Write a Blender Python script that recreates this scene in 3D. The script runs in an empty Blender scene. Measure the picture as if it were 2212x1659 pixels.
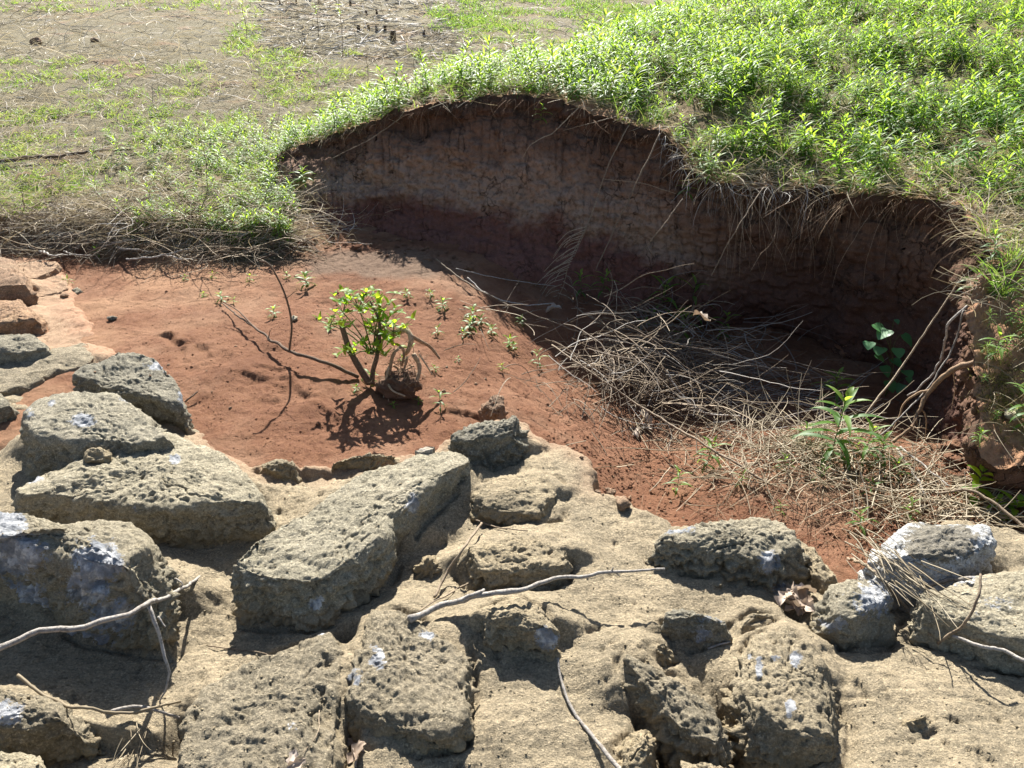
import bpy, math, random
import numpy as np
from mathutils import Vector
from mathutils.bvhtree import BVHTree

random.seed(7); RNG = np.random.default_rng(11)
SC = bpy.context.scene; COL = SC.collection
rad = math.radians

# ------------------------------------------------------------ camera, sky, sun, exposure
CAM_H = 1.6; PITCH = 28.0; FPX = 1736.0            # photograph measured on a 2212 x 1659 grid
cam = bpy.data.objects.new('camera', bpy.data.cameras.new('camera'))
COL.objects.link(cam); SC.camera = cam
cam.location = (0, 0, CAM_H); cam.rotation_euler = (rad(90 - PITCH), 0, 0)
cam.data.sensor_width = 36; cam.data.lens = 36 * FPX / 2212
cam.data.clip_start = .05; cam.data.clip_end = 2000
SUN_EL, SUN_AZ = 40.5, -6.0                          # sun beyond the bank, facing the camera
SC.world = bpy.data.worlds.new('World'); SC.world.use_nodes = True
nt = SC.world.node_tree
sky = nt.nodes.new('ShaderNodeTexSky'); sky.sky_type = 'NISHITA'; sky.sun_disc = False
sky.sun_elevation = rad(SUN_EL); sky.sun_rotation = rad(SUN_AZ)
nt.links.new(sky.outputs[0], nt.nodes['Background'].inputs[0])
nt.nodes['Background'].inputs[1].default_value = .05
sun = bpy.data.objects.new('sun', bpy.data.lights.new('sun', 'SUN')); COL.objects.link(sun)
sun.data.energy = 5.0; sun.data.angle = rad(.5); sun.data.color = (1, .965, .90)
sun.rotation_euler = (-rad(90 - SUN_EL), 0, -rad(SUN_AZ))
sun.location = (0, 20, 20)
SC.view_settings.view_transform = 'Standard'; SC.view_settings.look = 'None'
SC.view_settings.exposure = 1.8; SC.view_settings.gamma = 1

# ------------------------------------------------------------ pixel <-> world
cp, sp_ = math.cos(rad(PITCH)), math.sin(rad(PITCH))
def ray(px, py):
    a, b = (px - 1106) / FPX, (829.5 - py) / FPX
    return np.array([a, cp + b * sp_, -sp_ + b * cp])
def at(px, py, z):
    d = ray(px, py); t = (z - CAM_H) / d[2]; return np.array([d[0] * t, d[1] * t, z])
def at_y(px, py, y):
    d = ray(px, py); t = y / d[1]; return np.array([d[0] * t, y, CAM_H + d[2] * t])
def proj(P):
    P = np.asarray(P, float); y = P[..., 1]; z = P[..., 2] - CAM_H
    d = y * cp - z * sp_; u = y * sp_ + z * cp
    return 1106 + FPX * P[..., 0] / d, 829.5 - FPX * u / d, d

# ------------------------------------------------------------ noise
_perm = np.random.default_rng(3).permutation(4096).astype(np.int32)
_g = np.random.default_rng(4).normal(size=(4096, 3)).astype(np.float32)
_g /= np.linalg.norm(_g, axis=1, keepdims=True)
def _h(i, j, k):
    return _perm[(_perm[(_perm[i & 4095] + j) & 4095] + k) & 4095]
def noise(P):
    P = np.asarray(P, np.float32); I = np.floor(P).astype(np.int32); f = P - I
    u = f * f * f * (f * (f * 6 - 15) + 10); out = 0
    for dx in (0, 1):
        wx = u[:, 0] if dx else 1 - u[:, 0]
        for dy in (0, 1):
            wy = wx * (u[:, 1] if dy else 1 - u[:, 1])
            for dz in (0, 1):
                w = wy * (u[:, 2] if dz else 1 - u[:, 2])
                g = _g[_h(I[:, 0] + dx, I[:, 1] + dy, I[:, 2] + dz)]
                out = out + w * (g[:, 0] * (f[:, 0] - dx) + g[:, 1] * (f[:, 1] - dy) + g[:, 2] * (f[:, 2] - dz))
    return out * 1.5
def fbm(P, s, octv=4, gain=.5):
    P = np.asarray(P, np.float32) * s; a = 1.; o = 0
    for k in range(octv):
        o = o + a * noise(P + 17.3 * k); P = P * 2.03; a *= gain
    return o
def worley(P, s):
    P = np.asarray(P, np.float32) * s; I = np.floor(P).astype(np.int32); f = P - I
    best = np.full(len(P), 9., np.float32); sec = best.copy()
    for dx in (-1, 0, 1):
        for dy in (-1, 0, 1):
            for dz in (-1, 0, 1):
                h = _h(I[:, 0] + dx, I[:, 1] + dy, I[:, 2] + dz)
                q = _g[h] * .4 + .5
                d = (dx + q[:, 0] - f[:, 0]) ** 2 + (dy + q[:, 1] - f[:, 1]) ** 2 + (dz + q[:, 2] - f[:, 2]) ** 2
                sec = np.minimum(sec, np.maximum(d, best)); best = np.minimum(best, d)
    return np.sqrt(best), np.sqrt(sec)
def sstep(a, b, x):
    t = np.clip((x - a) / (b - a), 0, 1); return t * t * (3 - 2 * t)
def P3(x, y, z=0.):
    return np.stack([x.ravel(), y.ravel(), np.broadcast_to(z, x.shape).ravel()], 1).astype(np.float32)

# ------------------------------------------------------------ mesh helpers
def np_mesh(name, V, Q=None, T=None, attrs=None, mats=(), midx=None, smooth=True):
    me = bpy.data.meshes.new(name); V = np.asarray(V, np.float32)
    Q = np.zeros((0, 4), np.int32) if Q is None else np.asarray(Q, np.int32)
    T = np.zeros((0, 3), np.int32) if T is None else np.asarray(T, np.int32)
    nq, ntr = len(Q), len(T)
    me.vertices.add(len(V)); me.vertices.foreach_set('co', V.ravel())
    me.loops.add(nq * 4 + ntr * 3); me.loops.foreach_set('vertex_index', np.concatenate([Q.ravel(), T.ravel()]).astype(np.int32))
    me.polygons.add(nq + ntr)
    st = np.concatenate([np.arange(nq) * 4, nq * 4 + np.arange(ntr) * 3]).astype(np.int32)
    me.polygons.foreach_set('loop_start', st)
    if smooth: me.polygons.foreach_set('use_smooth', np.ones(nq + ntr, bool))
    for m in mats: me.materials.append(m)
    if midx is not None: me.polygons.foreach_set('material_index', np.asarray(midx, np.int32))
    me.update(calc_edges=True)
    for k, a in (attrs or {}).items():
        at_ = me.attributes.new(k, 'FLOAT', 'POINT'); at_.data.foreach_set('value', np.asarray(a, np.float32))
    return me
def link(name, me, parent=None, loc=None):
    o = bpy.data.objects.new(name, me); COL.objects.link(o)
    if parent is not None: o.parent = parent
    if loc is not None: o.location = loc
    return o
def tag(o, label=None, cat=None, group=None, kind=None):
    if label: o['label'] = label
    if cat: o['category'] = cat
    if group: o['group'] = group
    if kind: o['kind'] = kind
    return o
def gridq(n, m, wrap=False):
    i = np.arange(n - 1)[:, None]; j = np.arange(m if wrap else m - 1)[None, :]
    jn = (j + 1) % m
    return np.stack(np.broadcast_arrays(i * m + j, i * m + jn, (i + 1) * m + jn, (i + 1) * m + j), -1).reshape(-1, 4)
def normals(V, Q):
    n = np.zeros_like(V); a = np.cross(V[Q[:, 2]] - V[Q[:, 0]], V[Q[:, 3]] - V[Q[:, 1]])
    for k in range(4):
        for c in range(3): n[:, c] += np.bincount(Q[:, k], a[:, c], len(V))
    return n / (np.linalg.norm(n, axis=1, keepdims=True) + 1e-12)
def spline(P, n, closed=False):
    P = np.asarray(P, float); k = len(P)
    if closed: A = np.concatenate([P[-1:], P, P[:2]])
    else: A = np.concatenate([2 * P[:1] - P[1:2], P, 2 * P[-1:] - P[-2:-1]])
    seg = k if closed else k - 1
    t = np.linspace(0, seg, n * 8 + 1); i = np.minimum(t.astype(int), seg - 1); u = (t - i)[:, None]
    a, b, c, d = A[i], A[i + 1], A[i + 2], A[i + 3]
    C = .5 * (2 * b + (c - a) * u + (2 * a - 5 * b + 4 * c - d) * u ** 2 + (3 * b - a - 3 * c + d) * u ** 3)
    L = np.concatenate([[0], np.cumsum(np.linalg.norm(np.diff(C[:, :3], axis=0), axis=1))])
    s = np.linspace(0, L[-1], n + 1 if closed else n)
    if closed: s = s[:-1]
    return np.stack([np.interp(s, L, C[:, q]) for q in range(C.shape[1])], 1)
def tubes(curves, sides=5):
    """many tubes as one vertex/quad set; curve = (points Nx3, radius N or number)"""
    VV, QQ, off = [], [], 0
    for P, R in curves:
        P = np.asarray(P, float); n = len(P); R = np.broadcast_to(np.asarray(R, float), (n,))
        t = np.gradient(P, axis=0); t /= np.linalg.norm(t, axis=1, keepdims=True) + 1e-9
        ref = np.array([.13, .31, 1.]) if abs(t[:, 2]).mean() < .8 else np.array([1., .2, .1])
        a = np.cross(t, ref); a /= np.linalg.norm(a, axis=1, keepdims=True) + 1e-9
        b = np.cross(t, a)
        th = np.arange(sides) * 2 * math.pi / sides
        V = P[:, None] + R[:, None, None] * (np.cos(th)[None, :, None] * a[:, None] + np.sin(th)[None, :, None] * b[:, None])
        tip = np.concatenate([V.reshape(-1, 3), P[:1], P[-1:]])
        Q = gridq(n, sides, True)
        s = np.arange(sides); sn = (s + 1) % sides
        c0 = np.stack([np.full(sides, n * sides), sn, s, np.full(sides, n * sides)], 1)
        c1 = np.stack([np.full(sides, n * sides + 1), (n - 1) * sides + s, (n - 1) * sides + sn, np.full(sides, n * sides + 1)], 1)
        QQ.append(Q + off); VV.append(tip); off += len(tip)
        QQ.append(('t', np.concatenate([c0, c1])[:, :3] + off - len(tip)))
    q = [x for x in QQ if not isinstance(x, tuple)]; t = [x[1] for x in QQ if isinstance(x, tuple)]
    return np.concatenate(VV), np.concatenate(q), np.concatenate(t)
def tube_obj(name, curves, m, sides=6, parent=None, loc=None):
    V, Q, T = tubes(curves, sides)
    if loc is not None: V = V - np.asarray(loc)
    return link(name, np_mesh(name, V, Q, T, mats=[m]), parent, loc)

# ------------------------------------------------------------ materials
def mat(name, rough=.9, spec=.3):
    m = bpy.data.materials.new(name); m.use_nodes = True
    b = m.node_tree.nodes['Principled BSDF']
    b.inputs['Roughness'].default_value = rough; b.inputs['Specular IOR Level'].default_value = spec
    return m, m.node_tree, b
def nd(t, typ, **kw):
    n = t.nodes.new(typ)
    for k, v in kw.items():
        if k in n.inputs.keys() if isinstance(k, str) else False: n.inputs[k].default_value = v
        else: setattr(n, k, v)
    return n
def noise_n(t, scale, detail=6, rough=.6, co=None, dist=0):
    n = t.nodes.new('ShaderNodeTexNoise'); n.inputs['Scale'].default_value = scale
    n.inputs['Detail'].default_value = detail; n.inputs['Roughness'].default_value = rough
    n.inputs['Distortion'].default_value = dist
    if co: t.links.new(co, n.inputs['Vector'])
    return n.outputs['Fac']
def ramp(t, fac, stops):
    r = t.nodes.new('ShaderNodeValToRGB'); t.links.new(fac, r.inputs[0])
    e = r.color_ramp.elements
    while len(e) < len(stops): e.new(.5)
    for q, (p, c) in zip(e, stops):
        q.position = p; q.color = (*c, 1) if isinstance(c, tuple) else (c, c, c, 1)
    return r.outputs[0]
def mix(t, fac, a, b, mode='MIX'):
    m = t.nodes.new('ShaderNodeMix'); m.data_type = 'RGBA'; m.blend_type = mode
    for s, v in ((0, fac), (6, a), (7, b)):
        if isinstance(v, bpy.types.NodeSocket): t.links.new(v, m.inputs[s])
        elif isinstance(v, tuple): m.inputs[s].default_value = (*v, 1)
        else: m.inputs[s].default_value = v
    return m.outputs[2]
def math_n(t, op, a, b=0.):
    m = t.nodes.new('ShaderNodeMath'); m.operation = op
    for s, v in ((0, a), (1, b)):
        if isinstance(v, bpy.types.NodeSocket): t.links.new(v, m.inputs[s])
        else: m.inputs[s].default_value = v
    return m.outputs[0]
def attr(t, name):
    a = t.nodes.new('ShaderNodeAttribute'); a.attribute_name = name; return a.outputs['Fac']
def bump(t, b, h, strength=.5, dist=.01):
    n = t.nodes.new('ShaderNodeBump'); n.inputs['Strength'].default_value = strength
    n.inputs['Distance'].default_value = dist; t.links.new(h, n.inputs['Height'])
    t.links.new(n.outputs[0], b.inputs['Normal'])
def world_co(t):
    return t.nodes.new('ShaderNodeNewGeometry').outputs['Position']
# ------------------------------------------------------------ setting materials
def rock_material(name, c1, c2, c3, tan=(.40, .31, .18), crust=None, grit=1.):
    m, t, b = mat(name, .92, .2); co = world_co(t)
    n1 = noise_n(t, 7, 5, .6, co); n2 = noise_n(t, 55, 7, .72, co); n3 = noise_n(t, 150, 6, .82, co)
    mp = t.nodes.new('ShaderNodeMapping'); mp.inputs['Rotation'].default_value = (.2, .1, .5); mp.inputs['Scale'].default_value = (14, 95, 60)
    t.links.new(co, mp.inputs['Vector']); ns = noise_n(t, 1, 5, .65, mp.outputs[0])      # weathering streaks
    base = ramp(t, n1, [(.3, c1), (.5, c2), (.7, c3)])
    oi = t.nodes.new('ShaderNodeObjectInfo').outputs['Random']
    base = mix(t, 1., base, ramp(t, oi, [(0., (.74, .76, .80)), (.5, (.98, .97, .95)), (1., (1.16, 1.1, 1.0))]), 'MULTIPLY') if grit == 1. else base
    base = mix(t, ramp(t, n2, [(.36, .5), (.54, 0.)]), base, mix(t, 1., base, (.50, .49, .45), 'MULTIPLY'))
    base = mix(t, ramp(t, ns, [(.36, .40), (.5, 0.)]), base, (.11, .098, .07))
    base = mix(t, ramp(t, n3, [(.36, .85), (.47, 0.)]), base, (.085, .075, .055))
    base = mix(t, ramp(t, n3, [(.53, 0.), (.66, .8)]), base, tuple(min(.75, x * 1.7) for x in c3))
    base = mix(t, math_n(t, 'MULTIPLY', attr(t, 'skirt'), .7), base, mix(t, n2, tan, tuple(x * .72 for x in tan)))
    pt = attr(t, 'patch'); pn = noise_n(t, 42, 7, .75, co)
    pf = ramp(t, math_n(t, 'ADD', pt, math_n(t, 'MULTIPLY', math_n(t, 'SUBTRACT', pn, .5), 2.0)), [(.52, 0.), (.64, .85)])
    pc = ramp(t, noise_n(t, 24, 6, .7, co), [(.34, (.15, .165, .19)), (.52, (.29, .305, .335)), (.64, (.66, .66, .66))]) if crust is None else \
        ramp(t, n2, [(.34, tuple(x * .45 for x in crust)), (.6, crust)])
    base = mix(t, pf, base, pc)
    t.links.new(base, b.inputs['Base Color'])
    v = t.nodes.new('ShaderNodeTexVoronoi'); v.inputs['Scale'].default_value = 150; t.links.new(co, v.inputs['Vector'])
    pits = ramp(t, v.outputs['Distance'], [(.08, 0.), (.45, 1.)])
    h = math_n(t, 'ADD', math_n(t, 'MULTIPLY', n2, 1.3), math_n(t, 'ADD', math_n(t, 'MULTIPLY', n3, 1.1), math_n(t, 'ADD', math_n(t, 'MULTIPLY', pits, .22), math_n(t, 'MULTIPLY', ns, .5))))
    bump(t, b, h, .9, .009 * grit)
    return m
M_GREY = rock_material('grey_crust_stone', (.265, .238, .172), (.33, .295, .215), (.395, .35, .258))
M_DARK = rock_material('dark_crust_stone', (.17, .156, .12), (.24, .219, .168), (.31, .28, .212))
M_TAN = rock_material('tan_crust_stone', (.225, .19, .13), (.295, .245, .165), (.36, .30, .205))
M_RUST = rock_material('rusty_stone', (.22, .14, .09), (.30, .19, .12), (.36, .25, .16), (.42, .24, .14))
M_QUARTZ = rock_material('pale_quartz_stone', (.33, .34, .34), (.46, .46, .45), (.56, .55, .52), crust=(.17, .145, .10), grit=.7)
M_MORTAR = rock_material('sandy_mortar', (.21, .172, .115), (.285, .232, .153), (.36, .29, .19), tan=(.40, .235, .145), grit=.9)

def soil_material():
    m, t, b = mat('red_soil', .95, .15); co = world_co(t)
    n1 = noise_n(t, 3, 5, .6, co); n2 = noise_n(t, 45, 6, .75, co); n3 = noise_n(t, 190, 4, .75, co)
    red = ramp(t, n1, [(.3, (.175, .080, .043)), (.5, (.23, .110, .060)), (.68, (.295, .155, .09))])
    red = mix(t, ramp(t, n2, [(.35, .65), (.55, 0.)]), red, (.14, .060, .036))
    red = mix(t, ramp(t, n3, [(.58, 0.), (.75, .6)]), red, (.40, .235, .155))
    dry = ramp(t, n2, [(.3, (.075, .062, .036)), (.5, (.15, .128, .078)), (.7, (.25, .215, .14))])
    dry = mix(t, ramp(t, noise_n(t, 1.3, 4, .6, co), [(.56, 0.), (.66, .5)]), dry, (.25, .145, .09))
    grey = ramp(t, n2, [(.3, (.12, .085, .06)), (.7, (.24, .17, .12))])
    red = mix(t, ramp(t, noise_n(t, 1.6, 4, .6, co), [(.5, 0.), (.66, .6)]), red, (.33, .205, .13))
    red = mix(t, attr(t, 'pale'), red, (.37, .215, .125))
    c = mix(t, attr(t, 'field'), red, dry)
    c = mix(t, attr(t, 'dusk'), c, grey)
    t.links.new(c, b.inputs['Base Color'])
    h = math_n(t, 'ADD', n2, math_n(t, 'MULTIPLY', n3, .8)); bump(t, b, h, 1., .018)
    return m
M_SOIL = soil_material()

def wall_material():
    m, t, b = mat('scarp_earth', .95, .12); co = world_co(t)
    n1 = noise_n(t, 5, 5, .65, co); n2 = noise_n(t, 34, 6, .7, co); n3 = noise_n(t, 150, 4, .7, co)
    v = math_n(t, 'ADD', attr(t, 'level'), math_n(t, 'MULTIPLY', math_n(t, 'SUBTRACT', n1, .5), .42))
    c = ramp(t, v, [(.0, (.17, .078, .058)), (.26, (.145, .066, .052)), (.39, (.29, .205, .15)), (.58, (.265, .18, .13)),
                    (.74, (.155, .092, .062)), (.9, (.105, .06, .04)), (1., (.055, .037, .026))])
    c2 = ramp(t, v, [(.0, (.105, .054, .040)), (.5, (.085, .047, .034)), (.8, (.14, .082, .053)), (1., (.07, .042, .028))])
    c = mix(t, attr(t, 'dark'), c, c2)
    c = mix(t, ramp(t, n2, [(.36, .6), (.52, 0.)]), c, (.075, .04, .026))
    c = mix(t, ramp(t, n3, [(.56, 0.), (.75, .4)]), c, (.40, .25, .16))
    cr = t.nodes.new('ShaderNodeTexVoronoi'); cr.feature = 'DISTANCE_TO_EDGE'; cr.inputs['Scale'].default_value = 13
    dm = t.nodes.new('ShaderNodeMix'); dm.data_type = 'VECTOR'; dm.inputs[0].default_value = .16
    nv = t.nodes.new('ShaderNodeTexNoise'); nv.inputs['Scale'].default_value = 9; nv.inputs['Detail'].default_value = 6; t.links.new(co, nv.inputs['Vector'])
    t.links.new(co, dm.inputs[4]); t.links.new(nv.outputs['Color'], dm.inputs[5])
    t.links.new(dm.outputs[1], cr.inputs['Vector'])
    crk = ramp(t, cr.outputs['Distance'], [(.0, 1.), (.030, 0.)])
    crk = math_n(t, 'MULTIPLY', crk, ramp(t, noise_n(t, 4, 3, .5, co), [(.50, 0.), (.60, 1.)]))
    c = mix(t, math_n(t, 'MULTIPLY', crk, .75), c, (.035, .02, .014))
    t.links.new(c, b.inputs['Base Color'])
    h = math_n(t, 'SUBTRACT', math_n(t, 'ADD', n2, math_n(t, 'MULTIPLY', n3, .5)), math_n(t, 'MULTIPLY', crk, 1.2)); bump(t, b, h, .9, .014)
    return m
M_WALL = wall_material()

def bank_material():
    m, t, b = mat('bank_thatch', .95, .15); co = world_co(t)
    n2 = noise_n(t, 40, 6, .75, co); n1 = noise_n(t, 2.2, 4, .6, co)
    c = ramp(t, n2, [(.3, (.05, .035, .022)), (.5, (.13, .095, .05)), (.7, (.27, .21, .12))])
    c = mix(t, ramp(t, n1, [(.45, 0.), (.6, .5)]), c, (.07, .085, .03))
    c = mix(t, attr(t, 'bare'), c, ramp(t, n2, [(.3, (.17, .085, .045)), (.6, (.33, .19, .11))]))
    t.links.new(c, b.inputs['Base Color']); bump(t, b, n2, .9, .02)
    return m
M_BANK = bank_material()

# ------------------------------------------------------------ ground: field and hollow floor, one sheet to the horizon
GC = [(200,620,.0),(400,640,.02),(300,720,.02),(450,800,.06),(600,720,.05),(600,850,.04),(700,950,-.03),(500,930,-.01),(800,900,-.04),
      (850,740,-.03),(1000,800,-.03),(1100,900,-.05),(950,690,0),(800,600,.05),(900,560,.05),(1150,760,-.10),(1180,860,-.10),(1200,930,-.13),(1310,860,-.40),(1340,950,-.45),(1330,770,-.34),
      (1400,1040,-.44),(1500,1100,-.38),(1420,900,-.50),(1500,800,-.48),(1600,860,-.48),(1700,900,-.40),(1640,1000,-.24),(1720,985,-.18),(1800,985,-.17),(1890,1000,-.20),(2000,1050,-.25),(1700,1060,-.24),
      (1300,650,-.15),(1500,690,-.34),(1800,740,-.42),(2000,850,-.42),(1900,900,-.40),(1150,620,-.05),(620,560,.04),(1800,1060,-.20),
      (2060,1080,-.16),(1600,1160,-.2),(1850,1180,-.2),(120,640,-.02)]
GP = np.array([at(*c) for c in GC])
UND = [(x, y) for x in (-3, -2, -1, 0, 1, 2, 3) for y in (.4, 1.1, 1.7)]
GP = np.concatenate([GP, np.array([(x, y, -.22) for x, y in UND])])
YE = lambda x: 4.67 - .26 * (x + 2.82)
def field_h(x, y):
    s = .02 + .035 * np.clip(y - 4.8, 0, 36) + .16 * sstep(-.02, .16, y - YE(x) + .12 * np.sin(x * 5)) * sstep(-1.1, -1.5, x)
    return s
def ground_h(x, y):
    x = np.asarray(x, float); y = np.asarray(y, float)
    num = .03 * field_h(x, y); den = .03
    for p in GP:
        s = .24 + .06 * max(p[1] - 2.5, 0)
        w = np.exp(-((x - p[0]) ** 2 + (y - p[1]) ** 2) / (2 * s * s)); w = w * sstep(.35, -.1, (y - YE(x)) * sstep(-.9, -1.4, x))
        num = num + w * p[2]; den = den + w
    return num / den
def axis(lo, a, b, hi, d, g=1.06):
    mid = list(np.arange(a, b, d)); r = []; s = d; v = b
    while v < hi: r.append(v); s *= g; v += s
    l = []; s = d; v = a - d
    while v > lo: l.append(v); s *= g; v -= s
    return np.array(l[::-1] + mid + r + [hi])
xs = axis(-300, -3.1, 2.3, 300, .0095, 1.05); ys = axis(-30, 2.1, 5.0, 500, .0095, 1.02)
X, Y = np.meshgrid(xs, ys)
Z = ground_h(X, Y); P = P3(X, Y)
near = (np.abs(X.ravel()) < 6) & (Y.ravel() < 14) & (Y.ravel() > 1.3)
dz = np.zeros(X.size); Pn = P[near]
fld = sstep(-.05, .3, Y - YE(X) + .15 * fbm(P, 3, 3).reshape(X.shape)) * sstep(-1.0, -1.5, X - .12 * fbm(P + 9, 4, 2).reshape(X.shape) - np.clip(Y - 5.2, 0, 9) * 3)
fld = np.clip(np.maximum(fld, sstep(5.0, 5.6, Y)), 0, 1)
w1, _ = worley(Pn, 38)
clod = np.clip(fbm(Pn + 5, 2.6, 3) * 1.6 + .35, 0, 1)
rill = np.abs(fbm(Pn * np.array([1, .8, 1], np.float32) + 3, 2.4, 3))
gul = sstep(.8, 1.3, Pn[:, 0]) * sstep(3.4, 2.9, Pn[:, 1])
dz[near] = .018 * fbm(Pn, 3.2, 4) + .005 * fbm(Pn + 7, 14, 3) + (.0015 + .020 * gul) * clod * (1 - w1) + (.0035 + .006 * gul) * fbm(Pn, 48, 4) - .006 * sstep(.10, .0, rill) + .035 * fld.ravel()[near] * fbm(Pn + 2, 3.5, 4)
dz += .05 * fbm(P, .5, 3) * sstep(6, 10, Y.ravel())
# small earth ledges on the hummock
for (px, py, l, a, h) in [(375, 732, .16, -.5, .022), (400, 770, .14, -.75, .014), (450, 765, .12, -.6, .012), (540, 815, .12, .2, .012), (640, 830, .15, -.4, .012), (700, 870, .12, -.2, .01), (590, 800, .1, .5, .01), (860, 790, .12, .6, .012), (1010, 850, .15, .3, .014)]:
    p = at(px, py, .03); ca, sa = math.cos(a), math.sin(a)
    u = (X - p[0]) * ca + (Y - p[1]) * sa; v = -(X - p[0]) * sa + (Y - p[1]) * ca + .03 * np.sin(u * 22)
    Lg = sstep(l, l * .4, np.abs(u)) * h
    dz += (Lg * (sstep(-.008, .010, v) * sstep(.22, .0, v) - .35 * sstep(.03, 0, np.abs(v + .02)))).ravel()
Z = Z + dz.reshape(X.shape)
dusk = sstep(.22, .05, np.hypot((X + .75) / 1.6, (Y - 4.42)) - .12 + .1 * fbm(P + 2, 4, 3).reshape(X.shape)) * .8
GV = np.stack([X, Y, Z], -1).reshape(-1, 3); GQ = gridq(len(ys), len(xs))
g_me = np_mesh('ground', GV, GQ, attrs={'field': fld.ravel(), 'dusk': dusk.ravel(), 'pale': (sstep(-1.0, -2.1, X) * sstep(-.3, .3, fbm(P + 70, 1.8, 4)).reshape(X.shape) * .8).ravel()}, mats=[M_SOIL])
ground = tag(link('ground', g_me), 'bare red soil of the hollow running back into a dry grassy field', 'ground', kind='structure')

# ------------------------------------------------------------ eroded scarp and the bank behind it
RIM = [(250,505,5.3),(330,480,5.45),(420,450,5.65),(520,395,5.75),(600,335,5.75),(700,300,5.6),(850,243,5.35),(950,225,5.2),(1090,206,5.1),(1200,214,5.0),
       (1300,252,4.85),(1420,285,4.72),(1470,330,4.62),(1500,375,4.48),(1600,400,4.40),(1700,410,4.35),(1780,398,4.38),(1830,420,4.2),(1950,422,4.05),(2050,438,3.85),
       (2112,490,3.55),(2135,560,3.25),(2100,625,3.05),(2090,720,2.85),(2112,830,2.64),(2112,915,2.50),(2145,995,2.39),(2232,1010,2.36),(2460,1025,2.32)]
FOOT = [(250,530,.0),(330,545,.0),(430,560,.02),(520,572,.02),(605,530,.04),(700,525,.04),(850,520,.03),(950,545,.0),(1090,600,-.05),(1200,625,-.1),
        (1300,650,-.17),(1420,680,-.27),(1460,685,-.30),(1500,690,-.33),(1600,705,-.38),(1700,720,-.40),(1780,740,-.41),(1830,770,-.42),(1950,840,-.43),(2000,900,-.43),
        (2035,945,-.42),(2055,965,-.37),(2062,985,-.38),(2070,1010,-.36),(2085,1045,-.33),(2100,1075,-.28),(2145,1092,-.25),(2235,1100,-.22),(2450,1120,-.2)]
rim = np.array([at_y(*c) for c in RIM]); foot = np.array([at(*c) for c in FOOT])
NU, NV = 900, 150
both = np.concatenate([rim, foot], 1)
B6 = spline(both, NU); rim, foot = B6[:, :3], B6[:, 3:]
uu = np.linspace(0, 1, NU)
C0 = np.array([.3, 3.0])
NU0, NX = NU, 120                                        # carry the bank on past the right edge of the picture
ext = np.arange(1, NX + 1)[:, None] * np.array([.028, -.0008, 0])
rim = np.concatenate([rim, rim[-1] + ext]); foot = np.concatenate([foot, foot[-1] + ext]); NU += NX
uu = np.concatenate([uu, 1 + np.arange(1, NX + 1) / NU0])
tn = np.gradient(rim[:, :2], axis=0)
outn = np.stack([-tn[:, 1], tn[:, 0]], 1)
k = np.exp(-np.linspace(-2.5, 2.5, 121) ** 2); k /= k.sum()
outn = np.stack([np.convolve(np.pad(outn[:, c], 60, mode='edge'), k, 'valid') for c in (0, 1)], 1)
outn /= np.linalg.norm(outn, axis=1, keepdims=True)
e_ = sstep(.74, .84, uu)[:, None]; outn = outn * (1 - e_) + np.array([.78, .62]) * e_; outn /= np.linalg.norm(outn, axis=1, keepdims=True)
hgt = np.clip(rim[:, 2] - foot[:, 2], .02, None)
rim[:, 2] += .026 * fbm(np.stack([uu * 60, uu * 0, uu * 0], 1), 1, 5, .6)
rimxy = rim[:, :2] + outn * (.070 * fbm(np.stack([uu * 34, uu * 0 + 5, uu * 0], 1), 1, 5, .6))[:, None]
rim[:, :2] = rimxy
v = np.linspace(0, 1, NV)[None, :]
# talus foot, steep face, undercut below the sod
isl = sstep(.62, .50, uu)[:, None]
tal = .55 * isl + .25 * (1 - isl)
hor = np.where(v < .35, tal * (1 - (1 - v / .35) ** 2), tal + (1 - tal) * (v - .35) / .65)
und = np.exp(-((v - .86) / .085) ** 2)
WV = np.zeros((NU, NV, 3))
for c in (0, 1): WV[..., c] = foot[:, None, c] * (1 - hor) + rim[:, None, c] * hor + outn[:, None, c] * und * (.06 + .05 * (1 - isl)) * np.clip(hgt, 0, .6)[:, None] * 1.5
WV[..., 2] = foot[:, None, 2] - .12 * (1 - v) ** 6 + (rim[:, None, 2] - foot[:, None, 2]) * v
V = WV.reshape(-1, 3); Q = gridq(NU, NV); N = normals(V, Q)
if (N[:, 1].mean()) > 0: Q = Q[:, ::-1]; N = -N
am = np.clip(hgt / .5, .15, 1)[:, None] * (sstep(0, .08, v) * sstep(1, .94, v) * .9 + .1)
Ps = (V * np.array([1, 1, 1.6])).astype(np.float32)
w1, w2 = worley(Ps, 16); w3, _ = worley(Ps + 3, 42)
isld = np.broadcast_to(isl, (NU, NV)).ravel()
bl = np.broadcast_to(v, (NU, NV)).ravel()
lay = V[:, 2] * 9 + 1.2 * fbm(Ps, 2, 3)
D = .022 * (np.abs((lay % 1) - .5) - .25) * sstep(.25, .4, bl) + .02 * (np.abs(noise(Ps * 9 + 4)) - .2) + .012 * (np.abs(noise(Ps * 22 + 4)) - .2) + .055 * fbm(Ps, 2.6, 4) + .020 * fbm(Ps + 5, 11, 3) + (.010 + .016 * (1 - isld)) * sstep(.3, .45, bl) * (w2 - w1) + .010 * (1 - w3) + .006 * fbm(Ps, 60, 2) \
    + .012 * np.abs(fbm(V.astype(np.float32) * np.array([1, 1, .25], np.float32), 7, 2))
V = V + N * (D * am.ravel())[:, None]
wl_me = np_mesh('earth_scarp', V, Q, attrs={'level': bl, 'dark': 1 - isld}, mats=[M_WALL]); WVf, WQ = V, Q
scarp = tag(link('earth_scarp', wl_me), 'steep eroded face of reddish brown earth in shadow', 'terrain', kind='structure')

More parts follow.
